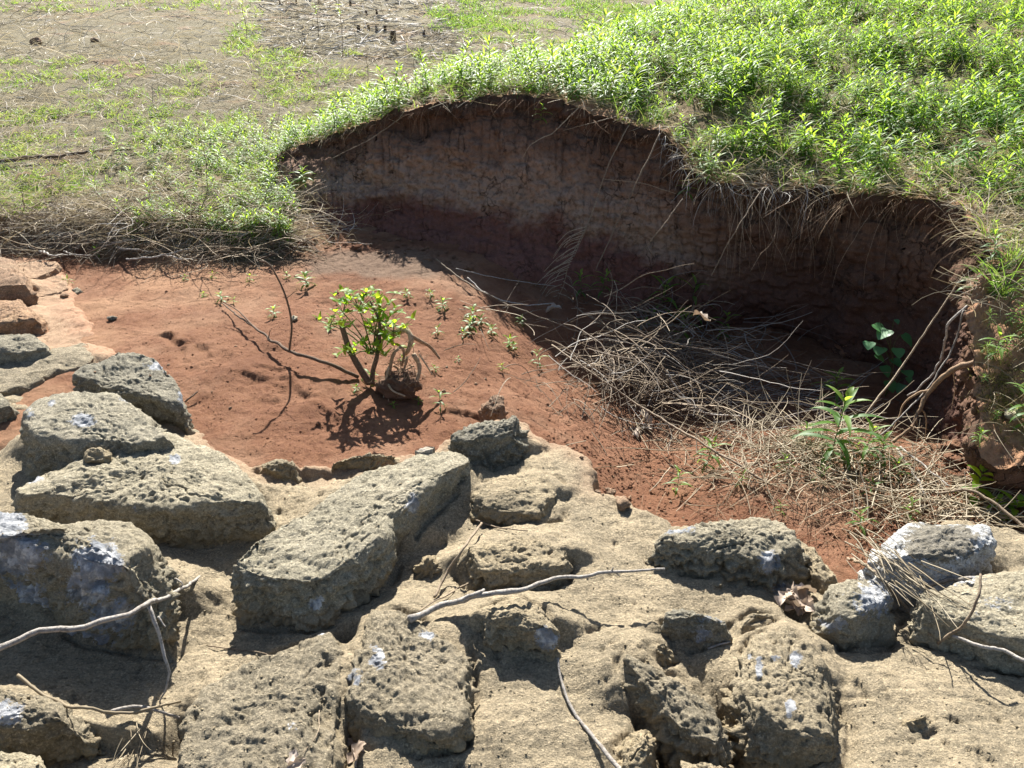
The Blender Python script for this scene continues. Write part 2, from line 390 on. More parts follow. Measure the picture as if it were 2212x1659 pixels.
CREST = np.array([(-3.2, 5.7), (-1.75, 5.95), (-.6, 5.75), (.2, 5.9), (.9, 6.6), (1.8, 8.2), (3.2, 11), (6, 16)])
def crest_back(x, y):
    """distance behind the crest line (0 in front of it)"""
    best = np.full(np.shape(x), 99.); sgn = np.zeros(np.shape(x))
    for a, b in zip(CREST[:-1], CREST[1:]):
        d = b - a; L = np.hypot(*d); t = np.clip(((x - a[0]) * d[0] + (y - a[1]) * d[1]) / L ** 2, 0, 1)
        q = np.hypot(x - a[0] - t * d[0], y - a[1] - t * d[1])
        s = ((y - a[1]) * d[0] - (x - a[0]) * d[1]) / L
        sgn = np.where(q < best, s, sgn); best = np.minimum(best, q)
    return np.where(sgn > 0, best, 0)
def bank_h(x, y):
    return .52 + 1.0 * (1 - np.exp(-.25 * (y - 4.0))) + .05 * np.clip(x - 2, 0, 6)
NR = 110
rr_ = np.concatenate([[0], np.cumsum(.012 * 1.06 ** np.arange(NR - 1))]); rr_ = rr_[rr_ < 14]; NR = len(rr_)
BX = rim[:, None, 0] + outn[:, None, 0] * rr_; BY = rim[:, None, 1] + outn[:, None, 1] * rr_
def bank_top(x, y, off):
    z = bank_h(x, y) + off - .42 * crest_back(x, y); return z
off = rim[:, 2] - bank_h(rim[:, 0], rim[:, 1])
leftw = sstep(.30, .10, uu)[:, None]                       # the bank dies out into the field on the left
BZ = bank_h(BX, BY) + off[:, None] * np.exp(-rr_ / .8) - .42 * crest_back(BX, BY)
BZ = BZ * (1 - leftw) + leftw * np.minimum(rim[:, None, 2] - .30 * rr_ , BZ + 1)
BZ = np.maximum(BZ, field_h(BX, BY) - .25)
Pb = np.stack([BX, BY, BX * 0], -1).reshape(-1, 3).astype(np.float32)
r2 = np.broadcast_to(rr_, BX.shape)
BZ = BZ + sstep(0, .1, r2) * (.05 * fbm(Pb, 1.6, 3) + .02 * fbm(Pb, 7, 3)).reshape(BX.shape) + (.012 * fbm(Pb, 30, 2)).reshape(BX.shape) * sstep(0, .03, r2)
BV = np.stack([BX, BY, BZ], -1).reshape(-1, 3); BQ = gridq(NU, NR)
bare = sstep(.18, .02, r2 + .12 * fbm(Pb, 5, 3).reshape(BX.shape)) * .8 + 1.0 * sstep(.76, .82, uu)[:, None] * sstep(.9, .3, r2)
b_me = np_mesh('earth_bank', BV, BQ, attrs={'bare': np.clip(bare, 0, 1).ravel()}, mats=[M_BANK])
bank = tag(link('earth_bank', b_me), 'grassy earth bank above the eroded scarp', 'terrain', kind='structure')

# ------------------------------------------------------------ list of the stones: outline of the top face, height, stone
exec_rocks = [
 ('rusty brown stone at the back left corner above the flat tan ledge', [(-60,560),(10,552),(40,568),(52,588),(68,600),(60,612),(20,612),(-60,612)], .14, M_RUST, dict(flare=.02)),
 ('low weathered brown stone below the rusty one on the tan ledge', [(-60,655),(20,644),(60,652),(84,680),(78,690),(40,692),(-60,696)], .09, M_RUST, dict()),
 ('flat grey stone lying on the tan mortar left of the red soil', [(-60,732),(30,718),(80,722),(112,737),(106,752),(60,760),(-60,764)], .11, M_DARK, dict()),
 ('smooth tan mortared mound with a dark front notch', [(-60,775),(50,768),(120,745),(170,738),(212,760),(190,785),(110,805),(60,838),(-60,846)], .07, M_TAN, dict(rough=.6, flare=.02)),
 ('shaded stone wedged at the left edge beside the white chipped boulder', [(-80,842),(0,836),(22,858),(18,880),(-80,885)], .10, M_DARK, dict()),
 ('dark pitted grey boulder whose right end drops to the red soil', [(150,812),(200,782),(260,772),(330,775),(370,802),(394,842),(384,866),(330,850),(250,836),(180,830)], .165, M_DARK, dict(flare=.03, rough=1.3, crown=0, tilt=(0, .12), patches=[(345,790,35,14,.8),(392,858,12,22,.7)])),
 ('rounded grey boulder with a white chip across its front', [(40,885),(80,852),(150,838),(220,837),(300,856),(360,900),(384,930),(350,948),(280,955),(190,950),(110,945),(60,930)], .20, M_GREY, dict(rnd=.04, flare=.05, rough=1.1, patches=[(178,908,26,15,1.2),(110,870,12,10,.8),(62,895,16,18,.7),(270,862,22,10,.7),(385,948,6,16,1)])),
 ('broad flat grey slab carrying a small dark knob', [(22,1045),(80,1012),(130,995),(190,965),(240,940),(320,930),(400,940),(470,965),(535,1003),(578,1060),(585,1088),(545,1094),(480,1090),(400,1090),(300,1095),(200,1082),(110,1068),(40,1066)], .145, M_GREY, dict(rnd=.035, flare=.03, rough=1.0, patches=[(378,992,13,12,1.05),(70,1030,26,16,.85),(290,1100,10,9,.8)])),
 ('big bluish boulder with white and blue grey patches', [(-110,1100),(0,1084),(60,1094),(150,1108),(250,1108),(310,1128),(335,1165),(348,1210),(325,1242),(270,1236),(200,1225),(130,1210),(60,1180),(-20,1150),(-110,1160)], .25, M_DARK, dict(rnd=.05, flare=-.01, rough=1.2, tilt=(.05, 0), patches=[(5,1130,55,36,1.1),(20,1200,75,50,1.15),(210,1215,55,48,1.1),(190,1270,48,42,1.1),(240,1330,55,44,1),(170,1390,80,32,.95),(45,1310,60,60,1.05)])),
 ('long grey slab pointing at the red soil with a dark undercut front', [(485,1240),(518,1202),(594,1145),(650,1105),(708,1062),(770,1020),(822,993),(890,970),(959,955),(1012,956),(1022,978),(985,1002),(955,1022),(905,1062),(879,1088),(850,1115),(828,1168),(790,1205),(758,1224),(700,1258),(655,1272),(606,1262),(540,1252)], .142, M_GREY, dict(rnd=.025, flare=-.01, rough=1.1, crown=.01, tilt=(-.05, -.02), patches=[(890,1090,16,26,.9),(685,1305,22,18,.75)])),
 ('craggy dark knob standing at the end of the long slab', [(968,932),(1020,906),(1085,897),(1120,888),(1147,904),(1140,922),(1100,936),(1060,950),(1010,950)], .15, M_DARK, dict(rough=1.5, rnd=.03, patches=[])),
 ('low tan block with a blue white vein on its right end', [(1010,1062),(1070,1034),(1150,1022),(1200,1026),(1222,1055),(1214,1095),(1170,1108),(1090,1100),(1030,1088)], .075, M_TAN, dict(flare=.05, patches=[(1218,1052,14,34,1.3)])),
 ('tan block with a knobbly front just above the forked branch', [(990,1188),(1040,1166),(1120,1156),(1195,1152),(1224,1166),(1226,1212),(1180,1236),(1100,1240),(1040,1232),(1000,1212)], .10, M_TAN, dict(rough=1.4, flare=.02, patches=[(1205,1165,20,18,.9)])),
 ('squarish dark fronted stone with a white corner under the branch', [(1014,1318),(1050,1300),(1118,1287),(1165,1304),(1203,1345),(1208,1368),(1160,1362),(1090,1352),(1040,1346)], .12, M_TAN, dict(flare=.01, rnd=.02, rough=1.2, patches=[(1182,1378,26,24,1.1),(1140,1300,18,9,.7)])),
 ('large cracked tan block with a straight right edge and white fleck', [(778,1322),(850,1303),(920,1335),(1003,1350),(1014,1460),(996,1568),(900,1585),(800,1570),(748,1500),(752,1390)], .07, M_TAN, dict(rough=1.5, flare=.01, rnd=.02, patches=[(815,1420,20,26,.9),(925,1372,22,12,.8),(770,1460,26,20,.75)])),
 ('broad low tan stone at the bottom beside the cracked block', [(398,1530),(440,1480),(520,1430),(600,1392),(680,1364),(732,1368),(745,1420),(738,1500),(742,1580),(750,1640),(700,1720),(440,1720),(372,1650),(384,1580)], .07, M_TAN, dict(rough=1.2, flare=.02, rnd=.03, patches=[(690,1365,18,10,.7),(630,1570,20,14,.5)])),
 ('brown fronted stone with a white blotch in the bottom left corner', [(-90,1470),(40,1488),(110,1503),(186,1528),(203,1560),(150,1572),(60,1572),(-90,1570)], .13, M_TAN, dict(rough=1.2, flare=.0, patches=[(12,1540,40,24,1.1)])),
 ('small rounded stone in the bottom left corner of the apron', [(-90,1625),(20,1610),(70,1608),(92,1632),(88,1720),(-90,1720)], .13, M_GREY, dict()),
 ('dark rugged mound with a pale left tip beside the dry leaves', [(1414,1162),(1500,1122),(1580,1110),(1660,1113),(1712,1130),(1738,1170),(1722,1205),(1650,1205),(1580,1192),(1490,1184)], .105, M_DARK, dict(flare=.09, rough=1.7, rnd=.03, patches=[(1465,1140,40,14,.9),(1660,1215,26,26,.9),(1690,1280,30,25,.8)])),
 ('thin tan wedge of stone between the rugged mound and the red soil', [(1738,1165),(1762,1180),(1792,1215),(1817,1252),(1785,1262),(1752,1240),(1738,1205)], .04, M_TAN, dict(rough=.8, rnd=.015)),
 ('angular white quartz boulder with a brown crusted top', [(1896,1168),(1930,1136),(2010,1118),(2090,1114),(2140,1135),(2156,1165),(2120,1188),(2080,1200),(2030,1218),(1970,1218),(1918,1202)], .15, M_QUARTZ, dict(flare=.03, rough=.8, rnd=.02, patches=[(2030, 1172, 85, 48, 1.15)])),
 ('grey and white streaked stone between the dry leaves and the straw', [(1775,1282),(1810,1252),(1870,1238),(1918,1262),(1942,1300),(1930,1335),(1880,1342),(1820,1330),(1782,1310)], .115, M_DARK, dict(flare=.04, patches=[(1890,1290,60,55,.75),(1800,1350,50,20,.7)])),
 ('big smooth grey slab at the right edge beside the straw', [(1975,1285),(2040,1252),(2130,1228),(2300,1226),(2310,1400),(2210,1390),(2120,1374),(2050,1350),(1990,1318)], .12, M_GREY, dict(rough=.7, flare=.02, rnd=.03, patches=[(2070,1250,60,20,.7),(2150,1300,60,30,.55)])),
 ('small dark block with white specks and a shadowed front', [(1422,1322),(1450,1308),(1510,1315),(1560,1326),(1582,1345),(1574,1358),(1520,1350),(1462,1346)], .085, M_DARK, dict(flare=.0, rnd=.018, patches=[(1545,1328,40,18,.75),(1520,1370,30,20,.7)])),
 ('narrow tan strip of stone right of the small dark block', [(1590,1336),(1630,1320),(1674,1324),(1668,1338),(1602,1356)], .05, M_TAN, dict(rnd=.01, rough=.7)),
 ('long knobbly tan ridge of stone leaning down to the bottom edge', [(1346,1408),(1362,1390),(1400,1394),(1446,1430),(1505,1480),(1562,1540),(1590,1582),(1578,1612),(1540,1604),(1475,1575),(1432,1530),(1392,1480),(1362,1440)], .10, M_TAN, dict(flare=.01, rough=1.6, patches=[])),
 ('small nub of stone beside the top of the knobbly ridge', [(1410,1396),(1438,1385),(1452,1400),(1432,1414)], .06, M_TAN, dict(rnd=.01)),
 ('large pitted stone with three white streaks near the bottom right', [(1604,1405),(1640,1358),(1700,1346),(1750,1372),(1792,1440),(1842,1520),(1832,1600),(1745,1612),(1655,1590),(1602,1540),(1590,1460)], .12, M_TAN, dict(flare=.03, rough=1.7, rnd=.03, patches=[(1640,1440,9,26,1.05),(1720,1422,14,18,1.05),(1706,1530,11,24,1.1),(1675,1420,18,9,.8),(1620,1418,8,8,.8)])),
 ('rounded knob of stone beside the dark gap at the bottom', [(1345,1582),(1370,1560),(1408,1568),(1424,1600),(1418,1640),(1380,1660),(1346,1640)], .06, M_TAN, dict(rough=1.2)),
 ('tan stone cut off by the bottom edge below the ridge', [(1480,1642),(1520,1620),(1580,1626),(1612,1655),(1640,1740),(1450,1740)], .09, M_TAN, dict(rough=1.2)),
 ('small tan stone half buried at the edge of the red soil', [(560,1003),(590,990),(630,993),(650,1010),(635,1017),(590,1016)], .05, M_TAN, dict(rnd=.015)),
 ('lumpy tan stone strip along the edge of the red soil', [(700,1003),(740,990),(800,980),(850,976),(840,990),(780,998),(720,1008)], .035, M_TAN, dict(rnd=.015, rough=1.5)),
 ('flat brownish stone lying in the red soil behind the craggy knob', [(1044,868),(1060,850),(1084,850),(1091,868),(1078,884),(1052,882)], .02, M_RUST, dict(zb=-.12, rnd=.01)),
 ('bright white chip of stone at the edge of the long slab', [(893,975),(920,963),(942,959),(938,967),(910,976)], .13, M_QUARTZ, dict(zb=.05, rnd=.004, flare=0, rough=.2, crown=0)),
 ('little round nub on the mortar left of the thin leaning stick', [(908,1218),(922,1196),(938,1204),(944,1220),(930,1230)], .02, M_TAN, dict(zb=-.06, rnd=.01)),
 ('oval pebble set in the mortar at the lower right', [(1960,1555),(1985,1542),(2010,1548),(2012,1560),(1985,1568)], .085, M_TAN, dict(zb=.02, rnd=.012, rough=.7)),
]
exec_rocks = [(lab, lp, zt * (.78 if m is M_TAN and zt > .05 else 1), m, kw) for lab, lp, zt, m, kw in exec_rocks]
# ------------------------------------------------------------ mortared stone apron (the ground the stones are set in)
APX = [(-700,540),(110,555),(128,575),(150,600),(185,680),(200,700),(220,740),(350,800),(400,900),(480,960),(540,1010),(600,1022),(690,1010),(760,1000),(830,985),
       (930,972),(1000,925),(1080,905),(1150,925),(1165,955),(1230,970),(1275,990),(1292,1025),(1297,1065),(1360,1085),(1430,1118),(1450,1140),(1480,1140),(1560,1125),
       (1640,1130),(1740,1150),(1770,1195),(1815,1250),(1850,1262),(1900,1230),(1930,1170),(2040,1120),(2150,1125),(2500,1180),(3300,2100),(-1200,2100)]
AP = np.array([at(a, b, .0)[:2] for a, b in APX])
def poly_sd(x, y, poly):
    d = np.full(x.shape, 9.); ins = np.zeros(x.shape, bool)
    for a, b in zip(poly, np.roll(poly, -1, 0)):
        e = b - a; t = np.clip(((x - a[0]) * e[0] + (y - a[1]) * e[1]) / (e @ e + 1e-12), 0, 1)
        d = np.minimum(d, np.hypot(x - a[0] - t * e[0], y - a[1] - t * e[1]))
        c = ((a[1] > y) != (b[1] > y)) & (x < (b[0] - a[0]) * (y - a[1]) / (b[1] - a[1] + 1e-12) + a[0]); ins ^= c
    return np.where(ins, -d, d)
AC = [(300,1450,-.035),(420,1300,-.02),(400,1250,-.01),(560,1400,-.03),(200,1540,-.03),(650,1050,.0),(560,1130,-.01),(1150,1000,.03),(900,1150,-.02),(900,1220,-.02),(1300,1150,.02),
      (1350,1250,.03),(1100,1250,.0),(1250,1330,.0),(1300,1450,.0),(1150,1600,.0),(1500,1270,.03),(1500,1420,.01),(1750,1310,-.01),(1950,1500,.05),(2100,1580,.07),(1900,1640,.06),
      (2150,1480,.03),(60,620,.02),(150,700,.02),(60,740,.02),(1440,1660,-.10),(1620,1640,-.09),(1330,1560,-.02),(1240,1580,.0),(820,1640,.0),(270,1640,-.04),(1860,1300,-.05)]
ACP = np.array([at(*c) for c in AC])
def apron_h(x, y):
    num = 0 * x; den = .02 + 0 * x
    for p in ACP:
        w = np.exp(-((x - p[0]) ** 2 + (y - p[1]) ** 2) / (2 * .13 ** 2)); num = num + w * p[2]; den = den + w
    return num / den
def axis2(a, b, d0, d1):
    o = [a]
    while o[-1] < b: o.append(o[-1] + d0 + (d1 - d0) * (o[-1] - a) / (b - a))
    return np.array(o)
xs = axis(-6.5, -3.2, 2.2, 5.5, .0058, 1.05); ys = axis2(.75, 4.6, .0042, .016)
X, Y = np.meshgrid(xs, ys); P = P3(X, Y)
sd = poly_sd(X, Y, AP) + (.022 * fbm(P, 9, 3) + .008 * fbm(P, 40, 2)).reshape(X.shape)
w1, w2 = worley(P, 62); rg = sstep(-.05, .35, fbm(P + 4, 3.1, 3))
Z = apron_h(X, Y)
# mortar runs up against the back and sides of the stones, their fronts stay bare
up = np.zeros(X.shape); groove = np.zeros(X.shape)
for lab, lp, zt, m, kw in exec_rocks:
    L = np.array([at(a, b, zt)[:2] for a, b in lp]); e = kw.get('emb', .92 if m is M_TAN else .45); c = L.mean(0)
    if e * zt < .02: continue
    bx = (X > L[:, 0].min() - .3) & (X < L[:, 0].max() + .3) & (Y > L[:, 1].min() - .3) & (Y < L[:, 1].max() + .3)
    if not bx.any(): continue
    x, y = X[bx], Y[bx]; q = poly_sd(x, y, L); dx, dy = x - c[0], y - c[1]; r = np.hypot(dx / np.ptp(L[:, 0]), dy / np.ptp(L[:, 1])) + 1e-6
    fr = sstep(-.25, .45, dy / np.ptp(L[:, 1]) / r) ; wd = .05 + .16 * fr
    h = zt * e * (.12 + .88 * fr) * np.clip(1 - np.clip(q - .0, 0, 9) / wd, 0, 1) ** 1.7
    up[bx] = np.maximum(up[bx], h); groove[bx] = np.maximum(groove[bx], np.exp(-((q - .012) / .011) ** 2))
Z = np.maximum(Z, 0 * Z + Z * .3 + up) if False else Z + np.maximum(up - np.clip(Z, 0, .05), 0)
fine = .020 * fbm(P, 3.4, 4) + .006 * fbm(P + 8, 17, 3) + .0030 * fbm(P, 70, 2) + .005 * rg * (.6 - w1) + rg * (.006 * np.abs(noise(P * 31)) + .005 * np.abs(noise(P * 70 + 3))) + .0025 * fbm(P * np.array([.9, 3.2, 1], np.float32), 16, 3) - .012 * sstep(.055, .0, np.abs(fbm(P + 20, 2.2, 4))) * sstep(.0, .3, fbm(P + 31, 1.5, 2))
fine = fine - .012 * sstep(.42, .75, fbm(P + 50, 21, 4)) * sstep(-.2, .3, fbm(P + 77, 2.5, 2))
Z = Z + fine.reshape(X.shape) - .022 * groove * sstep(-.25, .25, fbm(P + 90, 6, 3)).reshape(X.shape)
for px, py, rx, ry, dp in [(1440, 1640, .035, .05, .16), (1580, 1620, .03, .07, .14), (745, 1372, .03, .03, .06), (1715, 1330, .03, .03, .05), (752, 1600, .015, .06, .06), (380, 1570, .03, .06, .07), (1395, 1560, .02, .05, .06)]:
    g = at(px, py, 0); Z = Z - dp * np.exp(-(((X - g[0]) / rx) ** 2 + ((Y - g[1]) / ry) ** 2))
drop = sstep(-.035, .0, sd) * .02 + sstep(-.008, .035, sd) * .45
Z = Z - drop
keep = (sd < .05)
stain = (np.clip(sstep(-.16, .0, sd.ravel() + .06 * fbm(P + 40, 6, 3)), 0, 1) * .75 * sstep(2.0, 2.4, Y.ravel()) + .8 * sstep(-1.5, -1.8, X.ravel()) * sstep(3.0, 3.3, Y.ravel()))
Q = gridq(len(ys), len(xs)); kq = keep.ravel()[Q].any(1); Q = Q[kq]
used = np.unique(Q); rem = np.full(X.size, -1); rem[used] = np.arange(len(used))
AV = np.stack([X, Y, Z], -1).reshape(-1, 3)[used]; AQ = rem[Q]
a_me = np_mesh('mortar_apron', AV, AQ, attrs={'skirt': stain[used], 'patch': np.zeros(len(AV))}, mats=[M_MORTAR])
apron = tag(link('mortar_apron', a_me), 'rough tan mortar floor holding the embedded stones', 'ground', kind='structure')

# ------------------------------------------------------------ stones
ROCKV, ROCKQ = [], []
def stone(label, loop, zt, m, emb=0, zb=-.10, rnd=.020, flare=.03, rough=1., crown=.015, patches=(), tilt=(0, 0), cat='rock', name='rock', res=.0052, seed=None, tall=None, knob=1.):
    L = np.array([at(a, b, zt) for a, b in loop]); c = L[:, :2].mean(0)
    L[:, 2] = zt + (L[:, 0] - c[0]) * tilt[0] + (L[:, 1] - c[1]) * tilt[1]
    per = np.linalg.norm(np.roll(L, -1, 0) - L, axis=1).sum()
    d = np.linalg.norm([c[0], c[1], CAM_H - zt]); r_ = res * max(1, d / 2.2)
    n = int(np.clip(per / r_, 120, 620)); L = spline(L, n, True)
    R = np.linalg.norm(L[:, :2] - c, axis=1).mean()
    nt_ = int(np.clip(R / r_ * 1.15, 20, 110)); hh = zt - zb
    ns = int(np.clip(hh / r_ * 1.3, 14, 90))
    rnd = min(rnd, R * .5, hh * .6)
    en = L[:, :2] - c; en /= np.linalg.norm(en, axis=1, keepdims=True)
    zm = L[:, 2].mean(); rings = []; lev = []
    for s in np.linspace(.0, 1, nt_):
        s = max(s, .004); q = c + (L[:, :2] - en * rnd - c) * s
        rings.append(np.column_stack([q, zt + (q - c) @ np.array(tilt) + crown * (1 - s * s)])); lev.append(0)
    for a in np.linspace(0, 1, 8)[1:]:
        q = L[:, :2] - en * rnd * (1 - math.sin(a * math.pi / 2))
        rings.append(np.column_stack([q, zt + (L[:, :2] - c) @ np.array(tilt) - rnd * (1 - math.cos(a * math.pi / 2))])); lev.append(.15 * a)
    z1 = rings[-1][:, 2]
    for a in np.linspace(0, 1, ns)[1:]:
        rings.append(np.column_stack([L[:, :2] + en * flare * a ** 1.5, z1 * (1 - a) + zb * a])); lev.append(.15 + .85 * a)
    V = np.concatenate(rings); Q = gridq(len(rings), n, True)
    N = normals(V, Q)
    if N[n * 3:n * (nt_ - 2), 2].mean() < 0: Q = Q[:, ::-1]; N = -N
    sh = (random.random() * 40 if seed is None else seed); Pn = (V + sh).astype(np.float32)
    side = np.repeat(lev, n)
    w1, w2 = worley(Pn, 46); w3, _ = worley(Pn + 11, 100)
    mask = np.clip(-.12 + 1.2 * fbm(Pn + 3, 4, 3) + 1.15 * sstep(.02, .3, side), .12, 1.3)
    big = min(R, .3)
    Dp = .055 * big * fbm(Pn, .75 / big, 3) - .10 * big * np.clip(.22 - np.abs(fbm(Pn + 5, .9 / big, 3)), 0, 1) + .035 * big * fbm(Pn + 15, 2.4 / big, 3) + .006 * fbm(Pn + 9, 26, 3) + (.004 + .014 * sstep(.05, .5, side)) * fbm(Pn + 19, 11, 4) - .004 \
        + rough * (knob * mask * (1 + .8 * sstep(.05, .4, side)) * (.0075 * (.62 - w1) + .0035 * (.62 - w3) + .012 * (np.abs(noise(Pn * 27)) - .2) + .008 * (np.abs(noise(Pn * 61 + 5)) - .2)) + .0035 * fbm(Pn, 85, 2))
    gash = np.abs(fbm(Pn * np.array([1, 1, 2.2], np.float32) + 13, 4.0, 4)); Dp -= rough * .011 * sstep(.04, 0, gash) * np.clip(mask + .25, 0, 1)
    hole = worley(Pn * np.array([1, 1, 1.6], np.float32) + .12 * np.stack([noise(Pn * 30 + c) for c in (1, 5, 9)], 1) + 29, 10)[0]; Dp -= rough * .014 * sstep(.36, .75, fbm(Pn + 60, 24, 4)) * np.clip(mask + .2, 0, 1)
    for _ in range(7):
        az_ = random.uniform(0, 6.28); dn = np.array([math.cos(az_), math.sin(az_), random.uniform(.05, .55)]); dn /= np.linalg.norm(dn)
        pr = V @ dn; cut = pr.max() - random.uniform(.008, .040) * min(1, R / .12); ex = np.clip(pr - cut, 0, None)
        V = V - dn * (ex * .75)[:, None]
    V = V + N * Dp[:, None]
    pat = np.zeros(len(V))
    for (px, py, a, b_, *st) in patches:
        qx, qy, _ = proj(V); pat = np.maximum(pat, (st[0] if st else 1.) * np.clip(1.15 - np.hypot((qx - px) / a, (qy - py) / b_) * .65, 0, 1))
    skirt = sstep(.06, -.01, V[:, 2] - (zb + .10)) * .8
    loc = np.array([c[0], c[1], 0])
    me = np_mesh(name, V - loc, Q, attrs={'skirt': skirt, 'patch': pat}, mats=[m])
    o = tag(link(name, me, loc=loc), label, cat)
    ROCKV.append(V); ROCKQ.append(Q)
    return o
for i, (lab, lp, zt, m, kw) in enumerate(exec_rocks): stone(lab, lp, zt, m, seed=3.1 * i + 1, **kw)
stone('small dark knob sitting on the broad flat slab', [(178,976),(200,961),(240,963),(247,980),(232,988),(190,988)], .175, M_DARK, zb=.10, rnd=.015, flare=.01, seed=77)
# ------------------------------------------------------------ surfaces to stand things on
def bvh(parts):
    vs, ps, o = [], [], 0
    for V, Q in parts:
        vs.append(np.asarray(V)); ps.append(np.asarray(Q) + o); o += len(V)
    return BVHTree.FromPolygons(np.concatenate(vs).tolist(), np.concatenate(ps).tolist())
sel = (np.abs(GV[GQ[:, 0], 0]) < 14) & (GV[GQ[:, 0], 1] < 40) & (GV[GQ[:, 0], 1] > 1)
SURF = bvh([(GV, GQ[sel]), (WVf, WQ), (BV, BQ), (AV, AQ)] + list(zip(ROCKV, ROCKQ)))
BANKT = bvh([(BV, BQ)]); GRDT = bvh([(GV, GQ[sel])])
def hit(px, py):
    d = Vector(ray(px, py)).normalized(); r = SURF.ray_cast(Vector((0, 0, CAM_H)), d)
    return np.array(r[0]) if r[0] is not None else at(px, py, 0)
def drop(x, y, tree=None, top=6):
    r = (tree or SURF).ray_cast(Vector((x, y, top)), Vector((0, 0, -1)))
    return r[0][2] if r[0] is not None else -9.
def lift(px, py, h):
    p = hit(px, py); z = p[2] + h
    for _ in range(5):
        q = at(px, py, z); z = .5 * z + .5 * (drop(q[0], q[1]) + h)
    return at(px, py, z)

# ------------------------------------------------------------ plant and litter materials
def two_tone(name, stops, trans=None, rough=.8, spec=.2, tw=.5):
    """colour by the 'tone' of each strand or leaf; optional light passing through"""
    m, t, b = mat(name, rough, spec)
    co = world_co(t); oi = t.nodes.new('ShaderNodeObjectInfo').outputs['Random']
    a = math_n(t, 'ADD', math_n(t, 'ADD', attr(t, 'tone'), math_n(t, 'MULTIPLY', math_n(t, 'SUBTRACT', oi, .5), .5 if trans else 0.)), math_n(t, 'MULTIPLY', math_n(t, 'SUBTRACT', noise_n(t, 30, 3, .6, co), .5), .5))
    c = ramp(t, a, stops); t.links.new(c, b.inputs['Base Color'])
    if rough >= .75 and not trans:
        mp = t.nodes.new('ShaderNodeMapping'); t.links.new(co, mp.inputs['Vector'])
        bn = noise_n(t, 260, 4, .7, co); bump(t, b, bn, .7, .004)
        c2 = mix(t, ramp(t, noise_n(t, 120, 4, .7, co), [(.38, .65), (.52, 0.)]), c, mix(t, 1., c, (.38, .35, .32), 'MULTIPLY')); t.links.new(c2, b.inputs['Base Color'])
    if trans:
        tr = t.nodes.new('ShaderNodeBsdfTranslucent'); t.links.new(ramp(t, a, trans), tr.inputs['Color'])
        ms = t.nodes.new('ShaderNodeMixShader'); ms.inputs[0].default_value = tw
        t.links.new(b.outputs[0], ms.inputs[1]); t.links.new(tr.outputs[0], ms.inputs[2])
        t.links.new(ms.outputs[0], t.nodes['Material Output'].inputs['Surface'])
    return m
M_LEAF = two_tone('green_leaf', [(0., (.040, .10, .024)), (.5, (.075, .16, .030)), (1., (.13, .21, .035))],
                  [(0., (.16, .34, .03)), (.5, (.33, .54, .04)), (1., (.45, .63, .055))], .5, .3, .5)
M_YLEAF = two_tone('young_leaf', [(0., (.06, .15, .015)), (1., (.12, .21, .02))], [(0., (.30, .54, .03)), (1., (.58, .70, .04))], .5, .2, .55)
M_BROAD = two_tone('broad_leaf', [(0., (.06, .19, .08)), (1., (.10, .26, .09))], [(0., (.10, .3, .06)), (1., (.16, .38, .08))], .45, .5, .4)
M_STEM = two_tone('plant_stem', [(0., (.09, .07, .035)), (.5, (.10, .12, .04)), (1., (.14, .16, .05))])
M_STRAW = two_tone('dry_straw', [(0., (.13, .10, .065)), (.5, (.28, .225, .145)), (1., (.45, .385, .28))], [(0., (.2, .15, .08)), (1., (.5, .42, .26))], .7, .3, .25)
M_GSTRAW = two_tone('grey_straw', [(0., (.11, .095, .08)), (.5, (.24, .215, .185)), (1., (.44, .41, .37))], None, .7, .35)
M_TWIG = two_tone('dry_stem', [(0., (.12, .085, .055)), (.5, (.27, .205, .135)), (1., (.46, .38, .27))], None, .75, .35)
M_GREYBARK = two_tone('grey_bark', [(0., (.16, .14, .12)), (.5, (.33, .30, .265)), (1., (.52, .49, .44))], None, .8, .3)
M_BARK = two_tone('brown_bark', [(0., (.06, .04, .028)), (.5, (.13, .085, .055)), (1., (.20, .14, .10))], None, .85, .25)
M_ROOT = two_tone('pale_root', [(0., (.16, .10, .06)), (.5, (.30, .20, .12)), (1., (.43, .32, .21))], None, .8, .25)
M_HAIR = two_tone('root_hair', [(0., (.10, .055, .03)), (.5, (.19, .11, .06)), (1., (.33, .23, .15))], None, .85, .2)
M_DEAD = two_tone('dead_leaf', [(0., (.16, .11, .075)), (.5, (.33, .255, .19)), (1., (.48, .40, .33))], [(0., (.25, .17, .1)), (1., (.4, .3, .2))], .7, .3, .2)
M_MOSS = two_tone('moss', [(0., (.06, .055, .015)), (.5, (.14, .12, .03)), (1., (.26, .21, .06))])
M_GRASS = two_tone('grass_blade', [(0., (.05, .10, .022)), (.5, (.09, .16, .035)), (1., (.17, .21, .06))],
                   [(0., (.12, .25, .03)), (.5, (.24, .40, .05)), (1., (.42, .50, .09))], .5, .4, .45)

